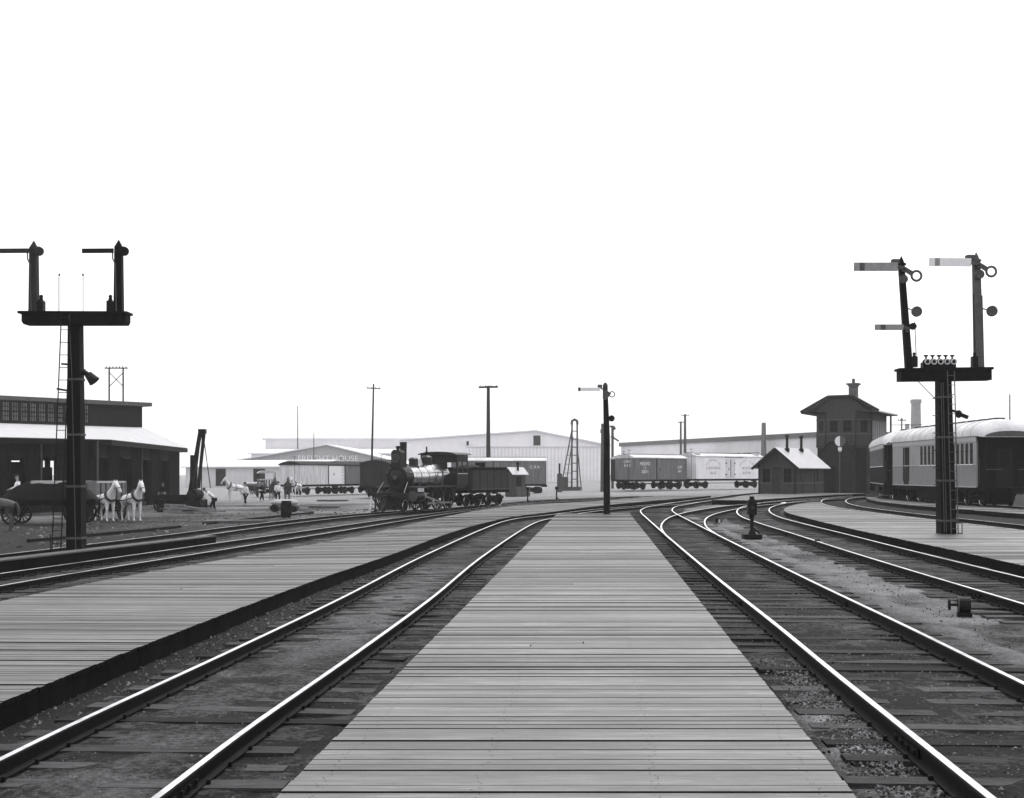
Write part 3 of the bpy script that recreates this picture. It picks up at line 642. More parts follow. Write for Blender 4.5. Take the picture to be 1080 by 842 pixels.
def boxcar(label, corner, d, L=9.5, W=2.7, mats=('bxg', 'bxg', 'roofw'), door='bxg', group='freight cars standing in the yard', hb=3.55, lettering=(), icehatch=False, end_letter=None, doorw=1.6, dx=0.0):
    d = Vector((d[0], d[1], 0)).normalized(); th = math.atan2(d.y, d.x); nrm = Vector((math.sin(th), -math.cos(th), 0))
    cen = Vector((corner[0], corner[1], 0)) + d * L / 2 - nrm * W / 2; cen.z = zo(cen.x, cen.y)
    rt = thing('boxcar', label, 'freight car', cen, th, group); l, w = L / 2, W / 2; z0 = 1.12
    m = MB(); m.box((-l, -w, z0), (l, w, hb), mats[0]); n = int(L / .28)
    for i in range(n + 1):
        x = -l + .02 + (L - .04) * i / n
        for s in (-1, 1): m.box((x - .012, s * w - .008, z0 + .02), (x + .012, s * w + .008, hb - .05), mats[0])
    for i in range(int(W / .28) + 1):
        y = -w + .02 + (W - .04) * i / int(W / .28)
        for s in (-1, 1): m.box((s * l - .008, y - .012, z0 + .02), (s * l + .008, y + .012, hb - .05), mats[0])
    m.build('body', rt)
    m = MB(); P = []
    for i in range(9):
        y = -w - .10 + (W + .2) * i / 8; P.append((-l - .1, y, hb + .003 + .34 * (1 - (y / (w + .1)) ** 2)))
    m.prism(P + [(-l - .1, w + .1, hb - .08), (-l - .1, -w - .1, hb - .08)], (L + .2, 0, 0), mats[2]); m.box((-l - .25, -.25, hb + .37), (l + .25, .25, hb + .41), 'trimd')
    if icehatch:
        for sx in (-1, 1):
            for sy in (-1, 1): m.box((sx * (l - .7) - .35, sy * .75 - .35, hb + .2), (sx * (l - .7) + .35, sy * .75 + .35, hb + .42), mats[2])
    m.build('roof', rt)
    for s in (-1, 1):
        m = MB(); y = s * (w + .035)
        if icehatch:
            e = -1; m.box((-.77, y - .03, z0 + .15), (-.03, y + .03, hb - .35), door); m.build('door', rt); m = MB(); m.box((.03, y - .03, z0 + .15), (.77, y + .03, hb - .35), door)
            for e in (-1, 1):
                for zz in (z0 + .5, hb - .8): m.box((e * .75 - .12, y - .05, zz - .05), (e * .75 + .12, y + .05, zz + .05), 'ironk')
            m.box((-.03, y - .06, z0 + .2), (.03, y + .06, hb - .4), 'ironk')
        else:
            m.box((dx - doorw / 2, y - .03, z0 + .03), (dx + doorw / 2, y + .03, hb - .14), door); m.box((dx - doorw / 2 - .06, y - .04, z0 + .04), (dx - doorw / 2, y + .04, hb - .14), 'trimd')
        dd = m.build('door', rt); m = MB(); m.box((dx - doorw / 2 - .1, y - .06, hb - .13), (min(dx + doorw * 1.4, l), y + .06, hb - .04), 'trimd'); m.box((dx - .35, y - .07, z0 + 1.0), (dx - .28, y + .07, z0 + 1.25), 'ironk'); m.build('door_rail', dd)
    m = MB(); m.box((-l, -w + .05, z0 - .22), (l, w - .05, z0 - .002), 'under'); m.tube([(-l * .6, -.6, z0 - .2), (-l * .5, -.6, z0 - .5), (l * .5, -.6, z0 - .5), (l * .6, -.6, z0 - .2)], .03, 'under', 6)
    m.tube([(-l * .6, .6, z0 - .2), (-l * .5, .6, z0 - .5), (l * .5, .6, z0 - .5), (l * .6, .6, z0 - .2)], .03, 'under', 6)
    for e in (-1, 1): m.box((e * l - .35, -.14, .78), (e * l + .35, .14, 1.02), 'under')
    m.build('underframe', rt)
    for e in (-1, 1): truck(rt, e * (l - 1.5), 1.5, 1.5, .42)
    for e in (-1, 1):
        m = MB(); x = -e * (l - .25)
        for k in range(6): m.tube([(x - .2, e * (w + .06), z0 + .2 + k * .38), (x + .2, e * (w + .06), z0 + .2 + k * .38)], .014, 'ironk', 5)
        m.build('ladder', rt)
    m = MB(); m.tube([(-l - .12, -.7, z0), (-l - .12, -.7, hb + .8)], .02, 'ironk', 6); m.ring((-l - .12, -.7, hb + .8), .2, .02, (0, 0, 1), 'ironk', 14, 5); m.build('brake_staff', rt)
    for (body, x, z, sz, mm) in lettering: text(body, sz, mm, rt, (x, -w - .012, z), (math.pi / 2, 0, 0))
    if end_letter:
        for i, t_ in enumerate(end_letter): text(t_, .46, 'letter', rt, (-l - .012, -.35, hb - .45 - i * .46), (math.pi / 2, 0, -math.pi / 2))
    return rt
ARC = lambda s, x0, R, zc, sz, mm: [(ch, x0 + R * math.sin(a), zc + R * .62 * math.cos(a), sz, mm) for ch, a in zip(s, np.linspace(-1.25, 1.25, len(s))) if ch != ' ']
boxcar('grey boxcar with white lettering on side and end, right of the lone semaphore', (13.3, 134), (.70, .71), 9.5, lettering=[('MEDFD', -2.9, 2.85, .55, 'letter'), ('- 4 -', -2.9, 2.42, .40, 'letter'), ('20071', -2.9, 1.98, .50, 'letter'), ('CAP', 3.4, 2.5, .45, 'letter'), ('601', 3.4, 2.05, .4, 'letter')], end_letter=('L RU', '4 4 3'))
boxcar('dark boxcar mostly hidden behind the lettered grey boxcar', (13.4, 141.6), (.70, .71), 9.5, mats=('bxd', 'bxd', 'roofw'), door='bxd')
boxcar('white refrigerator car with arched dark lettering beside the wooden hut', (21.1, 141.2), (.77, .64), 11.9, mats=('bxw', 'bxw', 'roofw'), door='bxl', icehatch=True, hb=3.75,
       lettering=ARC('FAST FREIGHT LINE', -3.0, 1.25, 2.50, .28, 'letterd') + [('CALIFORNIA', -3.0, 2.36, .44, 'letterd'), ('FRUIT', -3.0, 1.78, .46, 'letterd')] + ARC('DAIRY LINE', 3.0, 1.25, 2.50, .30, 'letterd') + [('BOSTON', 3.0, 2.36, .42, 'letterd'), ('BUTTER', 3.0, 1.78, .42, 'letterd')])
boxcar('plain grey boxcar broadside behind the locomotive tender', (-6.4, 136.5), (.985, .17), 10.4, lettering=[('C R R', 3.9, 3.0, .45, 'letter'), ('812', -2.0, 2.9, .4, 'letter')], hb=3.75)
boxcar('pale grey weathered boxcar with a white door, the leftmost of the distant cars', (-22.6, 131.5), (.42, .91), 8.7, mats=('bxl', 'bxl', 'bxd'), door='white', hb=3.3, doorw=2.6, dx=2.4)
boxcar('mid grey boxcar with a white door coupled behind the pale weathered boxcar', (-18.85, 139.9), (.42, .91), 8.7, mats=('bxg', 'bxg', 'bxd'), door='white', hb=3.3, doorw=2.6, dx=2.4)
boxcar('dark boxcar seen end on, just left of the locomotive', (-12.0, 120.5), (.10, .995), 9.5, W=2.9, mats=('bxd', 'bxd', 'bxd'), door='bxd', hb=3.3)

def coach(label, near, far, W=3.0, body='coach', side_trim='coachtrim', baggage=True, nwin=13, group='passenger coaches'):
    near = Vector(near); far = Vector(far); d = far - near; L = d.length; th = math.atan2(d.y, d.x); c = (near + far) / 2
    rt = thing('passenger_coach', label, 'coach', (c.x, c.y, 0), th, group); l, w = L / 2, W / 2; z0, z1 = 1.04, 3.79
    # +y side faces the camera's left (world -X) when travelling away
    bays = []
    x = -l + .35
    for i in range(nwin): bays.append((x + i * .70 + .12, x + i * .70 + .58))
    zb, zt = 2.28, 3.42
    for s in (1, -1):
        m = MB(); y = s * w; T = .09 * s
        def wall(x0, x1, a, b): m.box((min(x0, x1), min(y, y - T), a), (max(x0, x1), max(y, y - T), b), body)
        wall(-l, l, z0, zb); wall(-l, l, zt, z1 - .28); xs = [-l]
        cuts = list(bays)
        if baggage: cuts.append((l - 3.45, l - 2.35))
        else: cuts = bays
        prev = -l
        for a, b_ in cuts: wall(prev, a, zb, zt); prev = b_
        wall(prev, l, zb, zt)
        n = int(L / .11)
        for i in range(n):                 # matchboard beads below the windows
            xx = -l + .06 + i * (L - .12) / (n - 1); m.box((xx - .011, y - .007, z0 + .035), (xx + .011, y + .007, zb - .055), ('coachline' if body == 'coach' else body) if i % 2 == 0 else body)
        m.box((-l, y - .02, zb - .05), (l, y + .022, zb), side_trim); m.box((-l, y - .02, z0 - .03), (l, y + .018, z0 + .03), side_trim)
        m.build('side_wall', rt); m = MB(); m.box((-l, y - .03, z1 - .28), (l, y + .025, z1), side_trim); m.build('letterboard', rt)
        for a, b_ in bays:
            m = MB(); m.box((a, y - .05, zb), (b_, y - .03, zt), 'glass'); g = m.build('window', rt)
            m = MB(); m.box((a, y - .028, (zb + zt) / 2 + .1), (b_, y - .005, (zb + zt) / 2 + .15), 'trimd'); m.box((a - .03, y - .02, zb - .05), (b_ + .03, y + .045, zb - .003), 'white'); m.box((b_ + .003, y - .02, zb), (b_ + .055, y + .02, zt), side_trim); m.build('sash', g)
        if baggage:
            m = MB(); m.box((l - 3.45, y - .12, z0 + .25), (l - 2.35, y - .093, zt), 'dark'); m.box((l - 3.5, y - .05, z0 + .25), (l - 3.45, y + .03, zt), 'trimd'); m.box((l - 2.35, y - .05, z0 + .25), (l - 2.3, y + .03, zt), 'trimd'); m.box((l - 3.4, y - .0, z0 + .03), (l - 2.4, y + .014, zb - .06), 'dark'); m.build('baggage_door', rt)
    for e in (-1, 1):
        m = MB(); m.box((e * l - .05, -w + .09, z0), (e * l + .05, -.42, z1), 'coachend'); m.box((e * l - .05, .42, z0), (e * l + .05, w - .09, z1), 'coachend'); m.box((e * l - .05, -.42, 3.1), (e * l + .05, .42, z1), 'coachend'); m.build('end_wall', rt)
        m = MB(); m.box((e * l - .03, -.42, z0), (e * l + .0, .42, 3.1), 'dark'); m.box((e * l + e * .0 - .035, -.25, 2.1), (e * l + .012, .25, 2.95), 'glass'); m.build('end_door', rt)
        m = MB(); xx = e * (l + .45); m.box((xx - .45, -w + .1, z0 - .12), (xx + .45, w - .1, z0 - .002), 'under')
        for s in (-1, 1):
            for k in range(3): m.box((xx - .35, s * (w - .1 - k * .06) - .25, .35 + k * .2), (xx + .35, s * (w - .1 - k * .06) + .05, .39 + k * .2), 'under')
            m.box((xx - .40, s * (w - .05) - .3, .35), (xx - .36, s * (w - .05), z0), 'under'); m.box((xx + .36, s * (w - .05) - .3, .35), (xx + .40, s * (w - .05), z0), 'under')
        m.box((e * (l + .9) - .06, -.9, .75), (e * (l + .9) + .06, .9, z0), 'under'); m.box((e * (l + 1.05) - .3, -.15, .75), (e * (l + 1.05) + .3, .15, .98), 'under'); m.build('end_platform', rt)
        m = MB(); xo = e * (l + .85)
        for s in (-1, 1):
            for yy in (.45, .75, 1.05, 1.3): m.tube([(xo, s * yy, z0), (xo, s * yy, z0 + .95)], .016, 'ironk', 6)
            m.tube([(xo, s * .4, z0 + .95), (xo, s * 1.32, z0 + .95)], .02, 'irong', 6); m.tube([(e * (l + .1), s * 1.38, z0 + .2), (e * (l + .1), s * 1.38, z0 + 1.6)], .016, 'irong', 6); m.tube([(xo, s * 1.32, z0), (xo, s * 1.30, z1)], .025, 'ironk', 6)
        m.build('railing', rt)
    # roof, turtle-back ends
    m = MB(); vs = []; st = []; n = 14
    for x, k in ((-l - .95, .28), (-l - .85, .50), (-l - .55, .76), (-l - .1, .93), (-l + .5, 1), (0, 1), (l - .5, 1), (l + .1, .93), (l + .55, .76), (l + .85, .50), (l + .95, .28)): st.append((x, k))
    for x, k in st:
        ww = (w + .10) * (1 if abs(x) < l + .2 else 1 - .10 * ((abs(x) - l - .2) / .75)); zz = z1 + .004 - (.0 if abs(x) < l else .10 * (abs(x) - l))
        for i in range(n + 1):
            a = math.pi * i / n; vs.append((x, ww * math.cos(a), zz + .92 * k * math.sin(a) ** .8))
    fs = []; q = n + 1
    for i in range(len(st) - 1):
        for j in range(n): fs.append((i * q + j, i * q + j + 1, (i + 1) * q + j + 1, (i + 1) * q + j))
        fs.append((i * q + n, i * q, (i + 1) * q, (i + 1) * q + n))
    fs += [tuple(range(q)), tuple(range((len(st) - 1) * q, len(st) * q))[::-1]]
    m.add(vs, fs, 'roofw'); roof = m.build('roof', rt, smooth=True)
    m = MB()
    for i in range(int(L / 1.25)):
        xx = -l + .6 + i * 1.25; m.tube([(xx, (w + .105) * math.cos(math.pi * j / 14), z1 + .008 + .925 * math.sin(math.pi * j / 14) ** .8) for j in range(15)], .010, 'coachtrim', 5)
    m.build('roof_seam', roof)
    m = MB()
    for i in range(int(L / 1.6)):
        xx = -l + 1.1 + i * 1.6; m.cbox((xx, 0, z1 + .95), (1.1, .5, .10), 'trimd')
    m.build('vent', roof)
    for e in (-1, 1):                     # hood fascia over the end platform
        m = MB(); P = [(e * (l + .96), (w + .02) * .9 * math.cos(math.pi * i / 12), z1 - .06 + .30 * math.sin(math.pi * i / 12)) for i in range(13)]
        m.prism(P, (-e * .05, 0, 0), 'trim'); m.build('roof_hood', rt)
    m = MB(); m.box((-l, -w + .15, z0 - .25), (l, w - .15, z0 - .034), 'under')
    for s in (-1, 1):
        m.tube([(-l * .55, s * .9, z0 - .1), (-l * .2, s * .9, .42), (l * .2, s * .9, .42), (l * .55, s * .9, z0 - .1)], .035, 'trim' if s > 0 else 'under', 6)
        m.box((-1.6, s * 1.25 - .18, .55), (.6, s * 1.25 + .18, z0 - .1), 'under')
    m.box((-l * .5, -w + .3, .25), (l * .5, w - .3, z0 - .26), 'under'); m.box((-l + .3, -.5, .10), (l - .3, .5, z0 - .26), 'under'); m.build('underframe', rt)  # long blocks added to keep the space under the coach dark
    for e in (-1, 1): truck(rt, e * (l - 2.2), 1.5, 2.2, .46)
    return rt
coach('pale sided passenger coach with a baggage door and narrow windows, dark end nearest', (26.36, 66), (26.52, 81))
coach('dark passenger coach with a white roof coupled beyond the pale sided coach', (26.75, 83.6), (30.2, 98.6), body='coachdk', baggage=False, nwin=20)

# ------------------------------------------------------------------ locomotive and tender on track L2
def on_track(key, pxl):
    c = CEN[key]; X = c[:, 0] / c[:, 1] * F + 540; ok = c[:, 1] > 30
    i = np.where(ok)[0][np.argmin(np.abs(X[ok] - pxl))]; t = tang(c)[i]; return c[i], t
pf, tf = on_track('L2', 419); pr, tr = on_track('L2', 492)
pf = np.array(pf); fwd = (pf - pr) / np.linalg.norm(pf - pr); th = math.atan2(fwd[1], fwd[0])
z_ = zo(*pf)
lo = thing('steam_locomotive', 'black steam locomotive with a bright boiler jacket standing in the yard', 'locomotive', (pf[0], pf[1], z_), th)
# local: +x forward (pilot tip at x = +1.4), smokebox front at x = 0
RB, zc = .70, 2.10
m = MB(); m.tube([(-.85, 0, zc), (.0, 0, zc)], RB + .02, 'loco', 28); m.tube([(.0, 0, zc), (.05, 0, zc)], RB - .06, 'loco', 28); m.ring((.0, 0, zc), RB - .02, .035, (1, 0, 0), 'loco', 28, 6)
m.tube([(.05, 0, zc), (.13, 0, zc), (.17, 0, zc)], [.48, .36, .1], 'loco', 24)
m.tube([(.15, 0, zc), (.24, 0, zc)], .13, 'irong', 14)
m.build('smokebox', lo, smooth=True)
m = MB(); m.tube([(-5.4, 0, zc + .06), (-3.4, 0, zc + .06), (-2.9, 0, zc), (-.85, 0, zc)], [RB + .10, RB + .10, RB, RB], 'jacket', 32)
for x in (-.9, -1.9, -2.85, -3.5, -4.4): m.ring((x, 0, zc + (.06 if x < -3 else 0)), RB + (.105 if x < -3 else .01), .014, (1, 0, 0), 'loco', 32, 5)
m.build('boiler', lo, smooth=True)
m = MB(); m.tube([(-.8, 0, zc + RB - .1), (-.8, 0, zc + RB + .12)], [.30, .22], 'loco', 18); m.tube([(-.8, 0, zc + RB + .1), (-.8, 0, zc + RB + 1.45)], [.20, .22], 'loco', 18); m.ring((-.8, 0, zc + RB + 1.45), .215, .03, (0, 0, 1), 'loco', 18, 6); m.build('chimney', lo, smooth=True)
m = MB(); m.box((-.42, -.33, zc + RB + .12), (.12, .33, zc + RB + .82), 'loco'); m.prism([(-.42, -.36, zc + RB + .82), (-.42, .36, zc + RB + .82), (-.42, .18, zc + RB + .99), (-.42, -.18, zc + RB + .99)], (.54, 0, 0), 'loco'); m.tube([(-.15, 0, zc + RB + .97), (-.15, 0, zc + RB + 1.22)], [.09, .14], 'loco', 10)
m.tube([(.12, 0, zc + RB + .47), (.15, 0, zc + RB + .47)], .24, 'lens', 18); m.ring((.14, 0, zc + RB + .47), .25, .025, (1, 0, 0), 'irong', 18, 6); m.box((-.5, -.38, zc + RB - .1), (.2, .38, zc + RB + .119), 'loco'); m.build('headlamp', lo)
for x, r, h in ((-2.05, .30, .55), (-3.75, .36, .70)):
    m = MB(); m.tube([(x, 0, zc + RB - .1), (x, 0, zc + RB + .08), (x, 0, zc + RB + h * .8), (x, 0, zc + RB + h * .95), (x, 0, zc + RB + h)], [r + .1, r, r, r * .7, r * .2], 'loco', 20); m.build('dome', lo, smooth=True)
m = MB(); m.tube([(-3.75, .0, zc + RB + .7), (-3.75, 0, zc + RB + 1.25)], .05, 'ironk', 8); m.ball((-3.75, 0, zc + RB + .85), .12, 'ironk', 8); m.build('whistle', lo)
m = MB(); m.bar((-2.9, -.25, zc + RB), (-2.9, -.25, zc + RB + .45), .04, .06, 'ironk'); m.bar((-2.9, .25, zc + RB), (-2.9, .25, zc + RB + .45), .04, .06, 'ironk'); m.tube([(-2.9, 0, zc + RB + .08), (-2.9, 0, zc + RB + .2), (-2.9, 0, zc + RB + .42)], [.2, .14, .08], 'rod', 14); m.build('bell', lo, smooth=True)
# cab
m = MB(); cx0, cx1 = -6.9, -5.35; zf, ze = 1.55, 3.55
m.box((cx1 - .05, -1.35, zf), (cx1, -.62, 2.35), 'loco'); m.box((cx1 - .05, .62, zf), (cx1, 1.35, 2.35), 'loco'); m.box((cx1 - .05, -1.35, 3.05), (cx1, 1.35, ze), 'loco'); m.box((cx1 - .05, -.62, zc), (cx1, .62, 3.05), 'loco')
for s in (-1, 1):
    m.box((cx1 - .05, s * 1.31 - .04, 2.35), (cx1, s * 1.31 + .04, 3.05), 'loco')
    m.box((cx0, s * 1.33 - .02, zf), (cx1 - .05, s * 1.33 + .02, 2.35), 'loco'); m.box((cx0, s * 1.33 - .02, 3.1), (cx1 - .05, s * 1.33 + .02, ze), 'loco')
    for x in (cx0 + .05, (cx0 + cx1) / 2, cx1 - .12): m.box((x - .07, s * 1.33 - .019, 2.35), (x + .07, s * 1.33 + .019, 3.1), 'loco')
    m.box((cx0 + .1, s * 1.36 - .03, 2.30), (cx1 - .1, s * 1.36 + .03, 2.36), 'pale')
m.box((cx0 + .3, -1.3, 1.4), (cx1, 1.3, zf), 'loco'); m.build('cab', lo)
m = MB(); P = [(cx0 - .45, 1.42 * math.cos(math.pi * i / 10), ze + .004 + .20 * math.sin(math.pi * i / 10)) for i in range(11)]; m.prism(P, (cx1 - cx0 + .75, 0, 0), 'loco'); m.build('cab_roof', lo)
# running boards, frames, pilot, cylinders
m = MB()
for s in (-1, 1): m.box((-5.3, s * 1.12 - .22, 1.50), (.3, s * 1.12 + .22, 1.55), 'irong'); m.tube([(-5.3, s * .84, zc + .32), (-.2, s * .80, zc + .32)], .022, 'rod', 6)
m.build('running_board', lo)
m = MB(); m.box((-6.8, -.5, .75), (.9, .5, 1.2), 'loco'); m.box((-5.4, -.6, .9), (-2.6, .6, 1.7), 'loco'); m.bar((.6, -.4, 1.2), (-.5, -.4, 1.6), .06, .06, 'loco'); m.bar((.6, .4, 1.2), (-.5, .4, 1.6), .06, .06, 'loco'); m.box((-.9, -.55, 1.0), (-.1, .55, 1.55), 'loco')
m.box((.7, -1.3, .88), (.95, 1.3, 1.15), 'loco'); m.box((-.6, -.62, .18), (.92, .62, .9), 'loco'); m.build('frame', lo)
m = MB()
for i in range(-6, 7):
    y = i * .19; m.bar((.95, y, .85), (1.75 - abs(i) * .13, y * .55, .14), .06, .05, 'loco')
m.bar((1.05, -1.15, .2), (1.8, 0, .12), .07, .07, 'loco'); m.bar((1.05, 1.15, .2), (1.8, 0, .12), .07, .07, 'loco'); m.bar((.95, -1.22, .95), (1.45, -1.0, .12), .07, .07, 'pale'); m.box((.95, -.12, .85), (1.6, .12, 1.0), 'loco'); m.build('pilot', lo)
for s in (-1, 1):
    m = MB(); m.tube([(-1.0, s * 1.12, .95), (.0, s * 1.12, .95)], .30, 'loco', 20); m.tube([(.0, s * 1.12, .95), (.05, s * 1.12, .95)], .33, 'irong', 20); m.tube([(-1.05, s * 1.12, .95), (-1.0, s * 1.12, .95)], .32, 'rod', 20); m.box((-.9, s * 1.12 - .3, 1.2), (-.05, s * 1.12 + .3, 1.48), 'loco'); m.box((-.85, s * 1.42 - .01, 1.22), (-.1, s * 1.42 + .01, 1.45), 'pale'); m.build('cylinder', lo, smooth=True)
for x in (-2.05, -3.7, -5.1):
    for s in (-1, 1):
        m = MB(); m.wheel((x, s * .76, .74), .74, .12, 'wheel', (0, 1, 0), 14); m.ring((x, s * .84, .74), .73, .03, (0, 1, 0), 'irong', 28, 5); m.cbox((x + .0, s * .8, .46), (.5, .08, .2), 'wheel'); m.build('driving_wheel', lo)
for s in (-1, 1):
    m = MB(); y = s * 1.0; m.bar((-5.1, y, .48), (-2.05, y, .48), .05, .10, 'rod'); m.bar((-3.7, y + s * .1, .50), (-1.5, y + s * .1, .95), .05, .10, 'rod'); m.box((-2.0, y + s * .1 - .05, 1.08), (-1.05, y + s * .1 + .05, 1.13), 'rod'); m.box((-1.65, y + s * .1 - .06, .8), (-1.45, y + s * .1 + .06, 1.1), 'rod')
    for x in (-5.1, -3.7, -2.05): m.tube([(x, y - .05, .48), (x, y + .08, .48)], .09, 'rod', 10)
    m.build('side_rod', lo)
m = MB()
for x in (.35,):
    for s in (-1, 1): m.wheel((x, s * .75, .38), .38, .12)
    m.tube([(x, -.7, .38), (x, .7, .38)], .06, 'under', 8)
m.build('pilot_wheel', lo, smooth=True)
for s in (-1, 1):
    m = MB(); m.bar((.15, s * .85, zc - .3), (.75, s * .95, 1.15), .03, .03, 'rod'); m.tube([(-1.3, s * .9, 1.5), (-1.2, s * .92, 1.9), (-1.2, s * .72, 2.1)], .03, 'irong', 6); m.tube([(-4.0, s * 1.0, 1.55), (-4.0, s * 1.05, 2.2), (-4.2, s * .9, 2.6)], .05, 'irong', 8); m.tube([(-2.6, s * .95, .8), (-2.6, s * .95, 1.5)], .09, 'loco', 8); m.build('pipework', lo)
# tender
pt = pf - fwd * 6.9; p2 = pf - fwd * 13.2
c = CEN['L2']; i0 = np.argmin(((c - pf) ** 2).sum(1)); dd = np.r_[0, np.cumsum(np.linalg.norm(np.diff(c[i0:], axis=0), axis=1))]
pA = np.array([np.interp(8.0, dd, c[i0:, k]) for k in (0, 1)]); pB = np.array([np.interp(12.2, dd, c[i0:, k]) for k in (0, 1)])
f2 = (pA - pB) / np.linalg.norm(pA - pB); mid = (pA + pB) / 2
te = thing('locomotive_tender', 'dark grey tender coupled behind the black locomotive', 'tender', (mid[0], mid[1], zo(*mid)), math.atan2(f2[1], f2[0]))
m = MB(); m.box((-2.5, -1.3, 1.12), (2.1, 1.3, 2.45), 'tender'); m.box((-2.55, -1.35, 2.45), (2.15, 1.35, 2.51), 'trimd')
for s in (-1, 1):
    m.box((-2.5, s * 1.305 - .01, 1.14), (2.1, s * 1.305 + .01, 1.2), 'trim')
    for x in np.linspace(-2.4, 2.0, 6): m.box((x - .02, s * 1.302 - .008, 1.2), (x + .02, s * 1.302 + .008, 2.45), 'trimd')
m.build('tank', te)
m = MB(); m.box((-2.4, -1.25, 2.512), (2.0, -1.2, 2.66), 'trimd'); m.box((-2.4, 1.2, 2.512), (2.0, 1.25, 2.66), 'trimd'); m.box((-2.4, -1.2, 2.512), (-2.35, 1.2, 2.66), 'trimd'); m.build('tank_rim', te)
m = MB(); m.ball((.6, 0, 2.45), 1.0, 'trimd', 12, (1.3, 1, .40)); m.build('coal_load', te)
m = MB(); m.tube([(-.9, 0, 2.5), (-.9, 0, 2.95)], .36, 'trimd', 16); m.tube([(-.9, 0, 2.95), (-.9, 0, 3.01)], .41, 'irong', 16); m.build('water_hatch', te, smooth=True)
m = MB(); m.box((-2.7, -1.25, .92), (2.6, 1.25, 1.118), 'under'); m.box((-2.95, -.15, .8), (-2.6, .15, 1.0), 'under'); m.tube([(-2.62, -1.15, 1.1), (-2.62, -1.15, 2.0)], .02, 'rod', 6); m.tube([(-2.62, -1.15, .2), (-2.62, -1.15, .9)], .03, 'pale', 6); m.build('underframe', te)
for e in (-1.45, 1.25): truck(te, e, 1.5, 1.35, .42)

# ------------------------------------------------------------------ freight house on the left
def wall(mb, P, Q, z0, z1, th, ops, m):
    P = Vector((P[0], P[1], 0)); Q = Vector((Q[0], Q[1], 0)); d = (Q - P).normalized(); L = (Q - P).length; n = Vector((-d.y, d.x, 0)) * th
    def blk(u0, u1, a, b):
        if u1 - u0 < .01 or b - a < .01: return
        A = P + d * u0; B = P + d * u1; vs = [A, B, B + n, A + n]
        mb.add([(v.x, v.y, a) for v in vs] + [(v.x, v.y, b) for v in vs], [(0, 3, 2, 1), (4, 5, 6, 7), (0, 1, 5, 4), (1, 2, 6, 5), (2, 3, 7, 6), (3, 0, 4, 7)], m)
    u = 0
    for (a, b, zb, zt) in sorted(ops):
        blk(u, a, z0, z1); blk(a, b, zt, z1); blk(a, b, z0, zb); u = b
    blk(u, L, z0, z1)
def hit(P, Q, pxl):
    P = Vector(P[:2]); Q = Vector(Q[:2]); d = (Q - P).normalized(); k = (pxl - 540) / F
    u = (k * P.y - P.x) / (d.x - k * d.y); return u, P.y + d.y * u
zg = -.74
E1 = Vector((-26.7, 82)); E0 = E1 + Vector((-.687, -.727)) * 27; E2 = Vector((-29.0, 110)); EB = E2 + Vector((-12, 9)); ze = 4.04
M1 = Vector((-33.3, 111)); M0 = M1 + Vector((-.66, -.75)) * 34; zm, zM = 5.9, 8.0
fh = thing('freight_house', 'long dark freight house with a white roof and a glazed clerestory on the left', 'building', (E1.x, E1.y, zg))
O = Vector((E1.x, E1.y, zg))
inn = Vector((-.727, .687)); W0, W1 = E0 + inn * .6, E1 + Vector((-.62, .15)); W2 = E2 + Vector((-.6, -.4)); WB = EB + Vector((0, -.6))
B0 = W0 + inn * 13; B1 = Vector((-39.5, 95.5))
def ops_for(P, Q, lst):
    r = []
    for (a, b, yb, yt) in lst:
        u0, Y0 = hit(P, Q, a); u1, Y1 = hit(P, Q, b); Ym = (Y0 + Y1) / 2
        zt = H + (499 - yt) / F * Ym; zb = zg if yb is None else H + (499 - yb) / F * Ym
        r.append((u0, u1, zb, zt))
    return r
L1o = [(11.5, 27, None, 483), (44.5, 58.5, None, 482.5)]; L2o = [(102.5, 113, None, 483), (127, 137, None, 484), (149, 158, None, 485), (168.5, 177, None, 486)]
mb = MB(); o1 = ops_for(W0, W1, L1o); o2 = ops_for(W1, W2, L2o)
wall(mb, W0, W1, zg, ze - .1, .25, o1, 'shed'); wall(mb, W1, W2, zg, ze - .1, .25, o2, 'shed'); wall(mb, W2, WB, zg, ze - .2, .25, [], 'shed')
wall(mb, B0, B1, zg, ze - .2, .25, ops_for(B0, B1, [(12, 22.7, 487.3, 483.6), (45.5, 49, 493, 482.8), (53.2, 55.2, 493, 482.8)]), 'shed')
for P, Q in ((W0, W1), (W1, W2)):          # battens
    d = (Q - P).normalized(); L = (Q - P).length; n = Vector((d.y, -d.x)); u = .2
    oo = o1 if P is W0 else o2
    while u < L:
        if not any(a - .06 < u < b + .06 for a, b, _, _ in oo):
            p = P + d * u + n * .012; mb.box((p.x - .03, p.y - .03, zg), (p.x + .03, p.y + .03, ze - .12), 'shed')
        u += .42
mb.build('wall', fh, O)
for P, Q, oo in ((W0, W1, o1), (W1, W2, o2)):
    for a, b, zb, zt in oo:
        mb = MB(); d = (Q - P).normalized(); n = Vector((d.y, -d.x)) * .04
        for u in (a - .12, b + .12):
            p = P + d * u + n; mb.bar((p.x, p.y, zb), (p.x, p.y, zt + .12), .2, .1, 'trimd', (d.x, d.y, 0))
        p = P + d * a + n; q = P + d * b + n; mb.bar((p.x, p.y, zt + .06), (q.x, q.y, zt + .06), .1, .14, 'trimd')
        mb.build('door_frame', fh, O)
for pxl, P, Q in ((42.8, W0, W1), (101, W1, W2), (148.2, W1, W2)):
    u, Y = hit(P, Q, pxl); d = (Q - P).normalized(); p = P + d * u + Vector((d.y, -d.x)) * .12; mb = MB(); mb.tube([(p.x, p.y, zg + .6), (p.x, p.y, ze - .15)], .06, 'trim', 8); mb.build('downpipe', fh, O)
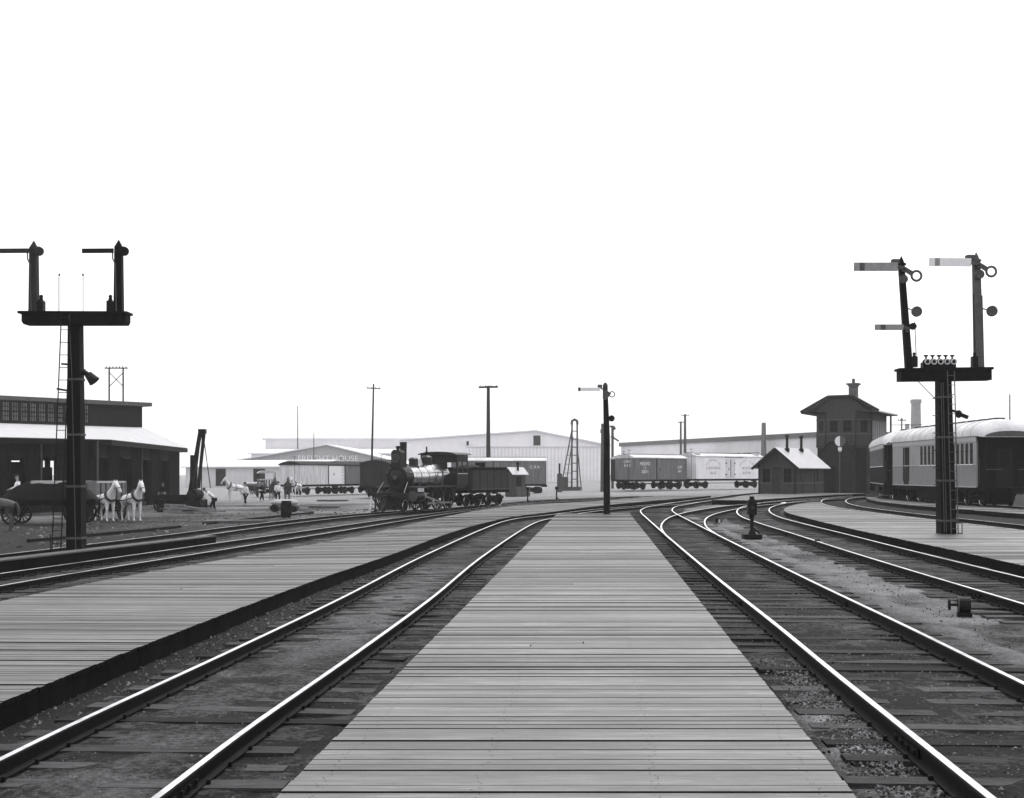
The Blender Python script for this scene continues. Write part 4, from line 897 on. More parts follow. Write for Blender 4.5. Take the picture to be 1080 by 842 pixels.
def slab(mb, pts, t, m):
    n = len(pts); vs = [tuple(p) for p in pts] + [(p[0], p[1], p[2] - t) for p in pts]
    mb.add(vs, [tuple(range(n)), tuple(range(n, 2 * n))[::-1]] + [(i, n + i, n + (i + 1) % n, (i + 1) % n) for i in range(n)], m)
v3 = lambda p, z: (p.x, p.y, z)
mb = MB(); slab(mb, [v3(E0, ze), v3(E1, ze), v3(M1, zm), v3(M0, zm)], .1, 'shedroof'); slab(mb, [v3(E1, ze + .001), v3(E2, ze + .001), v3(M1, zm + .001)], .1, 'shedroof'); slab(mb, [v3(E2, ze + .002), v3(EB, ze + .002), v3(M1 + Vector((-6, 5)), zm), v3(M1, zm + .002)], .1, 'shedroof')
rf = mb.build('roof', fh, O)
mb = MB()
for P, Q in ((E0, E1), (E1, E2), (E2, EB)): mb.bar((P.x, P.y, ze - .22), (Q.x, Q.y, ze - .22), .12, .36, 'trimd')
mb.build('fascia', fh, O)
mn = Vector((-.75, .66)); mb = MB(); mdv = (M1 - M0).normalized(); LM = (M1 - M0).length
uW = [hit(M0, M1, x)[0] for x in (1.5, 95)]
wops = []; nw = 12
uu0, uu1 = hit(M0, M1, -18)[0], hit(M0, M1, 95)[0]
for i in range(nw):
    a = uu0 + (uu1 - uu0) * (i + .12) / nw; b = uu0 + (uu1 - uu0) * (i + .80) / nw; wops.append((a, b, zm + .25, zM - .35))
wall(mb, M0, M1, zm - .3, zM, .2, wops, 'trimd'); Mb0, Mb1 = M0 + mn * 7, M1 + mn * 7; wall(mb, M1, Mb1, zm - .3, zM, .2, [], 'shed'); wall(mb, Mb1, Mb0, zm - 3, zM, .2, [], 'shed')
mb.build('clerestory', fh, O)
for a, b, zb, zt in wops:
    mb = MB(); n = Vector((-mdv.y, mdv.x)) * .12; p = M0 + mdv * a + n; q = M0 + mdv * b + n; mb.bar((p.x, p.y, (zb + zt) / 2), (q.x, q.y, (zb + zt) / 2), .03, zt - zb, 'glassl'); g = mb.build('window', fh, O)
    mb = MB(); n2 = n * .6
    for f_ in (.25, .5, .75):
        r = M0 + mdv * (a + (b - a) * f_) + n2; mb.bar((r.x, r.y, zb), (r.x, r.y, zt), .05, .05, 'trimd', (mdv.x, mdv.y, 0))
    for f_ in (.25, .5, .75):
        z = zb + (zt - zb) * f_; p = M0 + mdv * a + n2; q = M0 + mdv * b + n2; mb.bar((p.x, p.y, z), (q.x, q.y, z), .05, .05 if f_ != .5 else .12, 'trimd')
    mb.build('sash', g, O)
mb = MB(); e_ = mdv * .7; f_ = -mn * .5; slab(mb, [v3(M0 + f_, zM + .14), v3(M1 + e_ + f_, zM + .14), v3(Mb1 + e_, zM + .14), v3(Mb0, zM + .14)], .34, 'trim'); mb.build('clerestory_roof', fh, O)

# ------------------------------------------------------------------ hut and signal tower on the right
def frame_building(name, label, cat, corner, fv, sv):
    o = thing(name, label, cat, (corner[0], corner[1], corner[2]), math.atan2(-fv[1], -fv[0])); return o
# hut: local x runs along the gable front to the near corner (x=0), y runs back
hc = Vector((23.0, 100.0, -.1)); ha = math.atan2(-.57, .82)
hut = thing('wooden_hut', 'small gabled wooden hut with a bright roof and two stovepipes', 'hut', hc, ha)
FW, SL, he, hp = 3.2, 6.4, 2.60, 4.0
m = MB(); Wl = 'brown'
wall(m, (-FW, 0), (0, 0), 0, he, .12, [(.35, 1.0, 1.15, 2.25), (1.25, 1.95, .0, 2.35), (2.2, 2.85, 1.15, 2.25)], Wl)
wall(m, (0, 0), (0, SL), 0, he, .12, [(.9, 1.3, 1.2, 2.3), (4.6, 5.1, 1.2, 2.3)], Wl); wall(m, (0, SL), (-FW, SL), 0, he, .12, [], Wl); wall(m, (-FW, SL), (-FW, 0), 0, he, .12, [], Wl)
for y in (0, SL - .12): m.prism([(-FW, y, he), (0, y, he), (-FW / 2, y, hp - .1)], (0, .12, 0), Wl)
for i in range(17):
    x = -FW + .1 + i * .19; m.box((x - .015, -.012, he - .15), (x + .015, .0, he + .9 * (1 - abs(x + FW / 2) / (FW / 2 + .1))), Wl)
for x in (-FW + .06, -.06): m.box((x - .08, -.03, 0), (x + .08, .0 - .002, he), 'browndk')
m.box((.0, 0, 1.02), (.03, SL, 1.12), 'trim'); m.box((-FW, -.028, 1.02), (-FW + 1.1, -.002, 1.1), 'trim'); m.box((-1.1, -.028, 1.02), (0, -.002, 1.1), 'trim')
for y in (.1, 1.55, 4.2, SL - .1): m.box((-.01, y - .06, 0), (.025, y + .06, he), 'browndk')
m.build('wall', hut)
m = MB(); ov = .45
for s in (-1, 1):
    xe = -FW / 2 + s * (FW / 2 + .42); zz = he - .28; n = 1
    a = [(-FW / 2, -ov, hp), (xe, -ov, zz), (xe, SL + ov, zz), (-FW / 2, SL + ov, hp)]
    slab(m, a if s > 0 else a[::-1], .07, 'roofl')
    m.bar((-FW / 2, -ov - .02, hp - .12), (xe, -ov - .02, zz - .10), .05, .2, 'browndk')
hr = m.build('roof', hut)
for y in (1.3, 4.4):
    m = MB(); x = -FW / 2 + .35; m.tube([(x, y, hp - .5), (x, y, hp + .9)], .11, 'ironk', 10); m.tube([(x, y, hp - .35), (x, y, hp - .05)], .2, 'ironk', 10); m.tube([(x, y, hp + .9), (x, y, hp + .98), (x, y, hp + 1.12)], [.2, .2, .03], 'ironk', 10); m.build('stovepipe', hut)
m = MB(); m.box((-FW + 1.25, .05, 0), (-FW + 1.95, .09, 2.35), 'browndk'); 
for k in range(3): m.box((-FW + 1.33 + k * .22, .038, .1), (-FW + 1.47 + k * .22, .05, 2.2), 'brown')
m.build('door', hut)
for a, b_ in ((-FW + .35, -FW + 1.0), (-FW + 2.2, -FW + 2.85)):
    m = MB(); m.box((a, .05, 1.15), (b_, .08, 2.25), 'glass'); g = m.build('window', hut); m = MB(); m.box((a, .02, 1.67), (b_, .048, 1.73), 'browndk'); m.box(((a + b_) / 2 - .02, .02, 1.15), ((a + b_) / 2 + .02, .046, 2.25), 'browndk'); m.build('sash', g)
for a in (.9, 4.6):
    m = MB(); m.box((-.08, a, 1.2), (-.05, a + .45, 2.3), 'glass'); g = m.build('window', hut); m = MB(); m.box((-.048, a, 1.7), (-.02, a + .45, 1.77), 'trim'); m.box((-.0, a + .42, 1.2), (.035, a + .55, 2.3), 'trim'); m.build('sash', g)
m = MB(); m.box((-FW + .9, -.8, -.02), (-FW + 2.4, -.02, .16), 'trim'); m.build('doorstep', hut)

tc_ = Vector((31.9, 111.0, -.2)); ta = math.atan2(-.47, .88)
tw = thing('signal_tower', 'tall dark wooden signal tower with a chimney and a band of windows', 'tower', tc_, ta)
FW, SL = 4.4, 6.8; zl, zu = 4.3, 7.6
m = MB()
wall(m, (-FW, 0), (0, 0), 0, zl, .15, [], 'browndk'); wall(m, (0, 0), (0, SL), 0, zl, .15, [], 'browndk'); wall(m, (0, SL), (-FW, SL), 0, zl, .15, [], 'browndk'); wall(m, (-FW, SL), (-FW, 0), 0, zl, .15, [], 'browndk')
for i in range(22): m.box((-.0, .15 + i * .3, .2), (.025, .19 + i * .3, zl - .6), 'brown')
m.box((0, 0, 1.3), (.03, SL, 1.42), 'brown'); m.box((0, 0, 3.6), (.03, SL, 4.2), 'dark'); m.build('lower_storey', tw)
# upper storey, chamfered front corners, a little wider
u = .3; c = 1.15; poly = [(-FW - u, c - u), (-FW - u + c, -u), (u - c, -u), (u, c - u), (u, SL + u), (-FW - u, SL + u)]
m = MB(); wops = {}
for i in range(6):
    P, Q = poly[i], poly[(i + 1) % 6]; L = math.hypot(Q[0] - P[0], Q[1] - P[1]); ops = []
    if i == 1: ops = [(.35, 1.05, 5.75, 6.75), (1.55, 2.3, 5.75, 6.75)]
    elif i in (0, 2): ops = [(L * .3, L * .72, 5.7, 6.75)]
    elif i == 3: ops = [(.45 + k * .82, 1.0 + k * .82, 5.1, 6.75) for k in range(7)]
    wops[i] = (P, Q, ops); wall(m, P, Q, zl + .002, zu, .14, ops, 'brown')
m.add([(x, y, zl + .001) for x, y in poly], [(5, 4, 3, 2, 1, 0)], 'browndk')
m.build('upper_storey', tw)
for i, (P, Q, ops) in wops.items():
    P = Vector(P); Q = Vector(Q); d = (Q - P).normalized(); n = Vector((-d.y, d.x))
    for a, b_, zb, zt in ops:
        m = MB(); p = P + d * a + n * .09; q = P + d * b_ + n * .09; m.bar((p.x, p.y, (zb + zt) / 2), (q.x, q.y, (zb + zt) / 2), .03, zt - zb, 'glass'); g = m.build('window', tw)
        m = MB(); p = P + d * a + n * .04; q = P + d * b_ + n * .04; m.bar((p.x, p.y, (zb + zt) / 2), (q.x, q.y, (zb + zt) / 2), .05, .07, 'browndk')
        if i == 3:
            for w_ in (a - .05, b_ + .05):
                r = P + d * w_ - n * .02; m.bar((r.x, r.y, zb), (r.x, r.y, zt), .13, .06, 'pale', (d.x, d.y, 0))
        r = (p + q) / 2; m.bar((r.x, r.y, zb), (r.x, r.y, zt), .05, .04, 'browndk', (d.x, d.y, 0)); m.build('sash', g)
m = MB()
for i in (0, 1, 2, 3):
    P, Q = Vector(poly[i]), Vector(poly[i + 1]); d = (Q - P).normalized(); n_ = Vector((d.y, -d.x)) * .02
    for zz, mm in ((4.42, 'browndk'), (5.55 if i != 3 else 5.0, 'trim'), (6.85, 'trim')):
        p = P + n_; q = Q + n_; m.bar((p.x, p.y, zz), (q.x, q.y, zz), .05, .10, mm)
    p = Q + n_ * .5; m.bar((p.x, p.y, zl + .05), (p.x, p.y, zu - .1), .12, .12, 'browndk', (1, 0, 0))
    k = 0
    while k * .28 < (Q - P).length:
        p = P + d * (k * .28) + n_ * .3; m.bar((p.x, p.y, zl + .1), (p.x, p.y, 5.4 if i != 3 else 4.9), .03, .03, 'browndk', (d.x, d.y, 0)); k += 1
m.build('trim_board', tw)
# roof: flared hip with a flat ridge, front gable clipped
m = MB(); xe0, xe1 = -FW - u - 1.0, u + 1.0; y0, y1 = -u - .7, SL + u + .7; xr0, xr1 = -FW / 2 - 1.05, -FW / 2 + 1.05; zr = 8.95; zE = 7.55
A = [(xe0, y0, zE), (xe1, y0, zE), (xe1, y1, zE), (xe0, y1, zE)]; Rr = [(xr0, y0 + .35, zr), (xr1, y0 + .35, zr), (xr1, y1 - 2.2, zr), (xr0, y1 - 2.2, zr)]
for i in (1, 2, 3):
    j = (i + 1) % 4; slab(m, [A[i], A[j], Rr[j], Rr[i]], .09, 'roofl')
slab(m, [(x, y, z + .003) for x, y, z in Rr], .08, 'roofl'); trf = m.build('roof', tw)
m = MB(); yf = -u - .02
m.prism([(-FW - u + .05, yf, zu), (u - .05, yf, zu), (xr1 - .1, yf, zr - .12), (xr0 + .1, yf, zr - .12)], (0, .12, 0), 'brown')
m.bar(A[0], Rr[0], .10, .24, 'browndk'); m.bar(A[1], Rr[1], .10, .24, 'browndk'); m.bar(Rr[0], Rr[1], .10, .2, 'browndk')
for s, x0_, x1_ in ((-1, -FW - u, xe0), (1, u, xe1)): m.box((min(x0_, x1_), y0 + .1, zE - .14), (max(x0_, x1_), y1 - .1, zE - .10), 'browndk')
m.build('gable', tw)
m = MB(); x, y = -FW / 2 + .55, 2.3; m.box((x - .36, y - .36, zr - .6), (x + .36, y + .36, zr + 1.05), 'trim'); m.box((x - .43, y - .43, zr + 1.05), (x + .43, y + .43, zr + 1.18), 'trim'); m.box((x - .55, y - .55, zr + 1.18), (x + .55, y + .55, zr + 1.32), 'trim'); m.tube([(x, y, zr + 1.32), (x, y, zr + 1.75)], .14, 'trim', 10); m.build('chimney', tw)
m = MB(); m.box((xe1 - .6, SL + .2, 4.5), (xe1 - .45, SL + .35, zE - .1), 'trim'); m.bar((xe1 - .5, SL + .3, zE - 1.0), (xe1 + 2.2, SL + 1.2, zE - 1.0), .05, .05, 'trim'); m.build('corner_post', tw)
# porch in front of the tower
m = MB(); pw = 2.7; xm = -FW / 2 - .05; zpe, zpp = 3.9, 4.75
m.box((xm - pw / 2, -1.7, 0), (xm + pw / 2, -.002, zpe), 'browndk'); m.prism([(xm - pw / 2, -1.7, zpe), (xm + pw / 2, -1.7, zpe), (xm + .6, -1.7, zpp - .06), (xm - .6, -1.7, zpp - .06)], (0, 1.69, 0), 'browndk')
m.bar((xm - pw / 2 - .2, -1.75, zpe - .15), (xm - .6, -1.75, zpp), .1, .14, 'shed'); m.bar((xm + pw / 2 + .2, -1.75, zpe - .15), (xm + .6, -1.75, zpp), .1, .14, 'shed'); m.bar((xm - .65, -1.75, zpp), (xm + .65, -1.75, zpp), .1, .14, 'shed')
for k in range(12): m.box((xm - pw / 2, -1.715, .3 + k * .3), (xm + pw / 2, -1.701, .32 + k * .3), 'brown')
m.build('porch', tw); m = MB(); m.box((xm - pw / 2 + .1, -1.73, 0), (xm - .1, -1.716, 2.6), 'dark'); m.build('doorway', tw)

# disc signal in front of the tower
p = gp(885.5, 522, -.1); k = F / p.y; ds = thing('disc_signal', 'slim mast topped by a round half white disc in front of the signal tower', 'signal', p)
m = MB(); m.tube([(0, 0, 0), (0, 0, 54 / k)], .055, 'trim', 8); m.build('mast', ds)
m = MB(); zc_ = 56.5 / k; R = .46; P = [(R * math.sin(a), -.1, zc_ + R * math.cos(a)) for a in np.linspace(math.pi, 2 * math.pi, 14)]; m.prism(P, (0, .03, 0), 'white'); P = [(R * math.sin(a), -.1, zc_ + R * math.cos(a)) for a in np.linspace(0, math.pi, 14)]; m.prism(P, (0, .03, 0), 'trim'); m.ring((0, -.085, zc_), R, .03, (0, 1, 0), 'trim', 28, 6); m.build('target_disc', ds)
m = MB(); m.tube([(0, -.1, 47 / k), (0, -.1, 50 / k)], .16, 'white', 10); m.ball((0, -.1, 47 / k), .16, 'white', 8); m.build('lantern', ds)

# ------------------------------------------------------------------ switch stands and small lineside things
def switch_stand(label, p, h, lamp, group='switch stands among the tracks'):
    s = thing('switch_stand', label, 'switch stand', p, 0, group)
    m = MB(); m.box((-.27, -.2, -.05), (.27, .2, .10), 'ironk'); m.taper((0, 0, .1), (0, 0, .22), .22, .13, 'ironk'); m.build('base', s)
    m = MB(); m.tube([(0, 0, .1), (0, 0, h * .62)], .055, 'ironk', 10); m.bar((0, -.1, .3), (.22, -.1, .12), .03, .04, 'ironk'); m.build('post', s)
    m = MB()
    if lamp:
        m.box((-.125, -.125, h * .55), (.125, .125, h * .90), 'ironk'); m.taper((0, 0, h * .90), (0, 0, h * .95), .22, .12, 'ironk'); m.tube([(0, 0, h * .95), (0, 0, h)], .07, 'ironk', 10); m.tube([(0, 0, h * .48), (0, 0, h * .55)], .08, 'ironk', 10); l = m.build('lamp', s)
        m = MB(); m.tube([(0, -.14, h * .73), (0, -.105, h * .73)], .06, 'lens', 12); m.tube([(.105, 0, h * .73), (.14, 0, h * .73)], .06, 'lens', 12); m.build('lens', l)
    else:
        m.tube([(0, 0, h * .6), (0, 0, h * .85)], .05, 'ironk', 8); m.box((-.12, -.02, h * .80), (.12, .02, h), 'ironk'); m.build('target', s)
    return s
switch_stand('black switch lamp stand with a wide base between the right-hand tracks', gp(793, 567, -.12), 1.22, True)
switch_stand('small dark switch stand just left of the locomotive pilot', gp(396, 541, -.16), 1.5, False)
switch_stand('small dark switch stand to the right of the tender and shanty', gp(556.5, 531.5, -.16), 1.2, False)
switch_stand('small dark switch stand in front of the pile driver', gp(587, 528.5, -.16), 1.1, False)
p = gp(1011, 648, -.14); g = thing('ground_lamp', 'rusty drum and hand wheel lying on the dirt by the right track', 'ground fitting', p, -.25)
m = MB(); m.tube([(.0, 0, .125), (.15, 0, .125)], .12, 'ironk', 20); m.ring((.0, 0, .125), .11, .012, (1, 0, 0), 'irong', 20, 6); m.box((-.02, -.09, -.03), (.17, .09, .03), 'ironk'); m.build('drum', g)
m = MB(); m.tube([(-.13, 0, .13), (0, 0, .13)], .02, 'ironk', 8); m.ring((-.12, 0, .13), .06, .018, (1, 0, 0), 'ironk', 14, 6)
for i in range(6):
    a = i * math.pi / 3; m.bar((-.12, 0, .13), (-.12, .08 * math.cos(a), .13 + .08 * math.sin(a)), .02, .02, 'ironk')
m.build('hand_wheel', g)
for (x, y, lab) in ((862, 577, 'short dark stub post on the dirt right of the black switch lamp'), (756, 552, 'low dark stub post between the far diverging rails')):
    p = gp(x, y, -.16); m = MB(); m.taper((0, 0, -.02), (0, 0, .20), .14, .11, 'ironk'); m.box((.05, -.08, .0), (.12, -.05, .14), 'pale'); o = m.build('stub_post'); o.location = p; tag(o, lab, 'stub post')
for (x, y, r, lab) in ((827, 532.5, .22, 'bright white boulder near the tip of the right platform'), (676.5, 561, .07, 'small pale stone beside the right edge of the central platform')):
    p = gp(x, y, -.12); m = MB(); m.ball((0, 0, 0), r, 'white', 8, (1.3, .9, .7)); o = m.build('stone', smooth=True); o.location = p; tag(o, lab, 'stone')

# ------------------------------------------------------------------ poles, derricks, far buildings
def pole(label, pxl, ytop, Y, ybase, arms=(), lean=0.0, m='postg', r=.14, name='telegraph_pole', group='telegraph poles'):
    top = at(pxl, ytop, Y); X = top.x; z0 = zo(X, Y) - .3; o = thing(name, label, 'pole', (X, Y, z0), 0, group); h = top.z - z0
    mb = MB(); mb.tube([(-lean, 0, 0), (0, 0, h)], [r * 1.3, r * .8], m, 8); mb.build('post', o)
    for (dz, w, t) in arms:
        mb = MB(); mb.box((-w / 2, -.07, h - dz - t / 2), (w / 2, .07, h - dz + t / 2), m, Matrix.Rotation(.06 if w < 1.9 else -.02, 3, 'Y')); a = mb.build('crossarm', o)
        mb = MB()
        for i in range(4): mb.tube([(-w * .42 + w * .28 * i, 0, h - dz + t / 2), (-w * .42 + w * .28 * i, 0, h - dz + t / 2 + .14)], .04, m, 6)
        mb.build('insulator', a)
    return o
pole('thin leaning telegraph pole with one short crossarm above the dark boxcar', 394, 405, 150, 485, ((.55, 1.7, .12),), .3, r=.12)
pole('telegraph pole with a thick crossarm at its very top behind the tender', 515, 407, 140, 490, ((.15, 2.2, .22),), 0, r=.22)
pole('faint bare pole above the freight house sign', 314, 428, 300, 465, (), r=.12)
pole('short bare pole over the gable end of the freight house sign', 331, 457, 240, 480, (), r=.08)
pole('pale post close to the left of the lone semaphore', 635.5, 447, 138, 515, ((.9, .5, .3),), r=.2, m='trim')
pole('twin pole with a short cap over the far long shed, the taller one', 722.5, 437, 180, 480, ((.2, 1.2, .08),), r=.2, m='trim')
pole('shorter twin pole over the far long shed', 718, 445, 180, 480, ((.1, .8, .1),), r=.16, m='trim')
pole('thin mast far behind the passenger coach roof', 1065, 416, 220, 440, (), r=.14, m='trim')
pole('thin pole between the signal tower and the coach roof', 951, 441, 150, 470, ((.3, 1.0, .08),), r=.10, m='trim')
# H-frame
top = at(122.5, 388, 150); o = thing('telegraph_gantry', 'two-legged telegraph frame with cross bracing above the freight house', 'pole', (top.x, 150, zo(top.x, 150)), 0, 'telegraph poles'); h = top.z - o.location.z
for s in (-1, 1):
    m = MB(); m.tube([(s * .85, 0, 0), (s * .85, 0, h)], .10, 'ironk', 8); m.build('post', o)
m = MB(); m.box((-1.4, -.08, h - .12), (1.4, .08, h + .02), 'ironk'); a = m.build('crossarm', o)
m = MB()
for i in range(7): m.tube([(-1.2 + i * .4, 0, h), (-1.2 + i * .4, 0, h + .2)], .05, 'ironk', 6)
m.build('insulator', a)
m = MB(); m.bar((-.85, 0, h - 2.3), (.85, 0, h - .6), .06, .08, 'ironk'); m.bar((.85, .1, h - 2.3), (-.85, .1, h - .6), .06, .08, 'ironk'); m.build('brace', o)
# distant signal
top = at(646, 449, 150); o = thing('semaphore_signal', 'small distant signal post with a drooping arm just right of the lone semaphore', 'signal', (top.x, 150, zo(top.x, 150))); h = top.z - o.location.z
m = MB(); m.tube([(0, 0, 0), (0, 0, h)], .16, 'trim', 8); m.build('post', o); m = MB(); m.bar((-.2, -.2, h - 1.3), (.75, -.2, h - 1.9), .04, .2, 'irong'); m.ball((0, -.1, h - 1.4), .22, 'irong'); m.build('signal_arm', o); m = MB(); m.bar((-.35, -.15, h - .1), (.3, -.15, h - .2), .05, .2, 'irong'); m.ball((.2, -.1, h - .35), .2, 'irong'); m.build('lamp', o)
# pile driver
pb = at(606, 515, 150); zb_ = zo(pb.x, 150) - .2; o = thing('pile_driver', 'pale timber pile driver frame with slanting legs and a rounded head', 'pile driver', (pb.x, 150, zb_)); h = at(606, 447, 150).z - zb_; kk = F / 150
m = MB()
for s in (-.35, .35): m.taper((s, 0, 0), (s * .9, 0, h), .22, .20, 'trim')
for k in range(8): m.box((-.4, -.08, .4 + k * h / 8.4), (.4, .08, .5 + k * h / 8.4), 'trim')
m.build('leads', o)
m = MB(); m.bar((-1.7, .8, 0), (-.3, 0, h * .93), .14, .14, 'trim'); m.bar((-1.1, 1.2, 0), (-.2, 0, h * .8), .12, .12, 'trim'); m.bar((.9, 1.0, 0), (.3, 0, h * .7), .12, .12, 'trim')
for k in range(6):
    u = (k + 1) / 7; m.bar((-1.7 + 1.4 * u, .8 - .8 * u, h * .93 * u), (-.35, 0, h * .93 * u), .06, .06, 'trim')
m.build('back_leg', o); m = MB(); m.tube([(-.35, 0, h - .1), (-.3, 0, h + .35), (0, 0, h + .5), (.3, 0, h + .35), (.35, 0, h - .1)], .16, 'irong', 8); m.build('head_sheave', o)
m = MB(); m.box((-2.0, -.6, 0), (.7, 1.6, .5), 'irong'); m.tube([(-1.2, -.3, .5), (-1.2, -.3, 1.7)], .4, 'irong', 12); m.build('base', o)
# lineside box with pipe
p = at(590.2, 514, 140); o = thing('lineside_box', 'narrow grey lineside box with a thin stovepipe left of the pile driver', 'shed', (p.x, 140, zo(p.x, 140) - .2))
m = MB(); m.box((-.28, -.4, 0), (.28, .4, 2.0), 'trim'); m.prism([(-.33, -.45, 2.0), (.33, -.45, 2.0), (0, -.45, 2.25)], (0, .9, 0), 'trim'); m.build('body', o); m = MB(); m.tube([(0, 0, 2.2), (0, 0, 3.3)], .1, 'ironk', 8); m.build('stovepipe', o)
# shanty by the tender
p = at(549, 522, 123); o = thing('watchman_shanty', 'tiny gabled shanty with a bright roof slope at the rear of the tender', 'hut', (p.x - .8, 123, zo(p.x, 123) - .2), -.75); h = 2.35
m = MB(); wall(m, (-1.0, 0), (0, 0), 0, h, .1, [], 'brown'); wall(m, (0, 0), (0.02, 1.9), 0, h, .1, [], 'brown'); wall(m, (0, 1.9), (-1.0, 1.9), 0, h, .1, [], 'brown'); wall(m, (-1.0, 1.9), (-1.0, 0), 0, h, .1, [], 'brown')
for y in (0, 1.8): m.prism([(-1, y, h), (0, y, h), (-.5, y, h + .5)], (0, .1, 0), 'brown')
m.build('wall', o); m = MB()
slab(m, [(-.5, -.25, h + .62), (.25, -.25, h - .1), (.25, 2.15, h - .1), (-.5, 2.15, h + .62)], .06, 'roofl'); slab(m, [(-1.25, -.25, h - .1), (-.5, -.25, h + .621), (-.5, 2.15, h + .621), (-1.25, 2.15, h - .1)], .06, 'roofl'); m.build('roof', o)
m = MB(); m.tube([(-.2, 1.0, h + .2), (-.2, 1.0, h + 1.1)], .12, 'ironk', 10); m.tube([(-.2, 1.0, h + .9), (-.2, 1.0, h + 1.05)], .17, 'ironk', 10); m.build('stovepipe', o); m = MB(); m.box((.002, .5, 1.0), (.03, 1.3, 2.0), 'glass'); m.build('window', o)
p = at(552, 522, 120.5); m = MB(); m.box((-.65, -.4, 0), (.65, .4, .9), 'trim'); m.box((-.69, -.44, .9), (.69, .44, .96), 'trim'); ob = m.build('tool_box'); ob.location = (p.x, 120.5, zo(p.x, 120.5) - .17); tag(ob, 'low grey tool box standing against the tiny shanty', 'box')

# far sheds
def far_box(name, label, px0, px1, Y0, Y1, ytop, m='farshed', roof='farroof', depth=30, windows=()):
    A = at(px0, ytop, Y0); z1 = A.z; B = Vector(((px1 - 540) / F * Y1, Y1, z1)); d = (B - A); d.z = 0; L = d.length; th = math.atan2(d.y, d.x); z0 = -.8
    o = thing(name, label, 'building', (A.x, A.y, z0), th); h = z1 - z0; return o, L, h
# low grey shed far left
o, L, h = far_box('storage_shed', 'low grey storage shed with patches of bright roof behind the workers', 196, 330, 225, 210, 492.5)
m = MB(); m.box((0, 0, 0), (L, 12, h), 'farshed2'); 
for i in range(int(L / 1.2)): m.box((i * 1.2, -.03, 0), (i * 1.2 + .08, 0 - .002, h), 'farshed2')
m.build('wall', o); m = MB(); slab(m, [(-.5, -.7, h + .05), (L + .5, -.7, h + .05), (L + .5, 6, h + 1.2), (-.5, 6, h + 1.2)], .2, 'farroof'); slab(m, [(-.5, 6, h + 1.201), (L + .5, 6, h + 1.201), (L + .5, 12.7, h + .05), (-.5, 12.7, h + .05)], .2, 'farroof'); m.build('roof', o)
m = MB(); m.box((L * .25, -.06, .3), (L * .33, -.032, h - .4), 'trimd'); m.box((L * .55, -.06, .3), (L * .64, -.032, h - .4), 'trimd'); m.build('door', o)
# gabled freight shed with sign
YG = 262; kG = F / YG; xa, xb = (226 - 540) / kG, (430 - 540) / kG; xp = (345 - 540) / kG; zg2 = -.8; zea, zp_ = at(0, 489.5, YG).z, at(0, 470, YG).z
o = thing('gabled_shed', 'wide gabled shed with large white letters across its front', 'building', ((xa + xb) / 2, YG, zg2)); cx = (xa + xb) / 2; l0, l1, lp = xa - cx, xb - cx, xp - cx; e0, e1 = zea - zg2, zp_ - zg2
m = MB(); m.prism([(l0, 0, 0), (l1, 0, 0), (l1, 0, e0), (lp, 0, e1), (l0, 0, e0)], (0, 50, 0), 'gableshed'); m.build('wall', o)
m = MB(); slab(m, [(l0 - .8, -.8, e0 - .1), (lp, -.8, e1 + .3), (lp, 51, e1 + .3), (l0 - .8, 51, e0 - .1)][::-1], .25, 'farroof'); slab(m, [(lp, -.8, e1 + .301), (l1 + .8, -.8, e0 - .1), (l1 + .8, 51, e0 - .1), (lp, 51, e1 + .301)][::-1], .25, 'farroof'); m.build('roof', o)
text('FREIGHT HOUSE', 1.75, 'white', o, ((346 - 540) / kG - cx, -.06, at(0, 484, YG).z - zg2), (math.pi / 2, 0, 0), 'sign_lettering', 1.0)
# long pale shed strip behind
o, L, h = far_box('long_shed', 'long pale shed with a bright lower roof on the skyline behind the locomotive', 280, 520, 400, 400, 464)
m = MB(); m.box((0, 0, 0), (L, 30, h), 'farshed2'); m.build('wall', o); m = MB(); slab(m, [(-2, -18, h - 4.6), (L + 2, -18, h - 4.6), (L + 2, -.02, h - 2.9), (-2, -.02, h - 2.9)], .3, 'farroof'); m.box((-1, -.3, h + .01), (L + 1, 31, h + .5), 'farshed2'); m.build('roof', o); m = MB(); m.box((-1, -17, 0), (L + 1, -16, h - 4.9), 'farshed'); m.build('front_wall', o)
# large pale gabled building
YB = 330; kB = F / YB; pts = [(424, 499), (640, 499), (640, 469), (565, 455), (424, 464)]; P = [at(a, b_, YB) for a, b_ in pts]; o = thing('pale_warehouse', 'large pale gabled warehouse fading into the haze behind the grey boxcar', 'building', ((565 - 540) / kB, YB, -.8)); cx = o.location.x
m = MB(); PP = [(P[0].x - cx, 0, 0), (P[1].x - cx, 0, 0), (P[2].x - cx, 0, P[2].z + .8), (P[3].x - cx, 0, P[3].z + .8), (P[4].x - cx, 0, P[4].z + .8)]; m.prism(PP, (0, 45, 0), 'farshed')
zl_ = at(0, 472, YB).z + .8
for i in range(40): m.box((P[0].x - cx + 18 + i * .95, -.12, 0), (P[0].x - cx + 18.15 + i * .95, 0 - .003, zl_), 'farshed2')
m.box((P[0].x - cx + 17, -.2, zl_), (P[1].x - cx, -.003, zl_ + .25), 'farshed2'); m.build('wall', o)
m = MB(); slab(m, [(PP[4][0] - 1, -.8, PP[4][2] + .1), (PP[3][0], -.8, PP[3][2] + .3), (PP[3][0], 46, PP[3][2] + .3), (PP[4][0] - 1, 46, PP[4][2] + .1)][::-1], .3, 'farroof'); slab(m, [(PP[3][0], -.8, PP[3][2] + .301), (PP[2][0] + 1, -.8, PP[2][2] - .1), (PP[2][0] + 1, 46, PP[2][2] - .1), (PP[3][0], 46, PP[3][2] + .301)][::-1], .3, 'farroof'); m.build('roof', o)
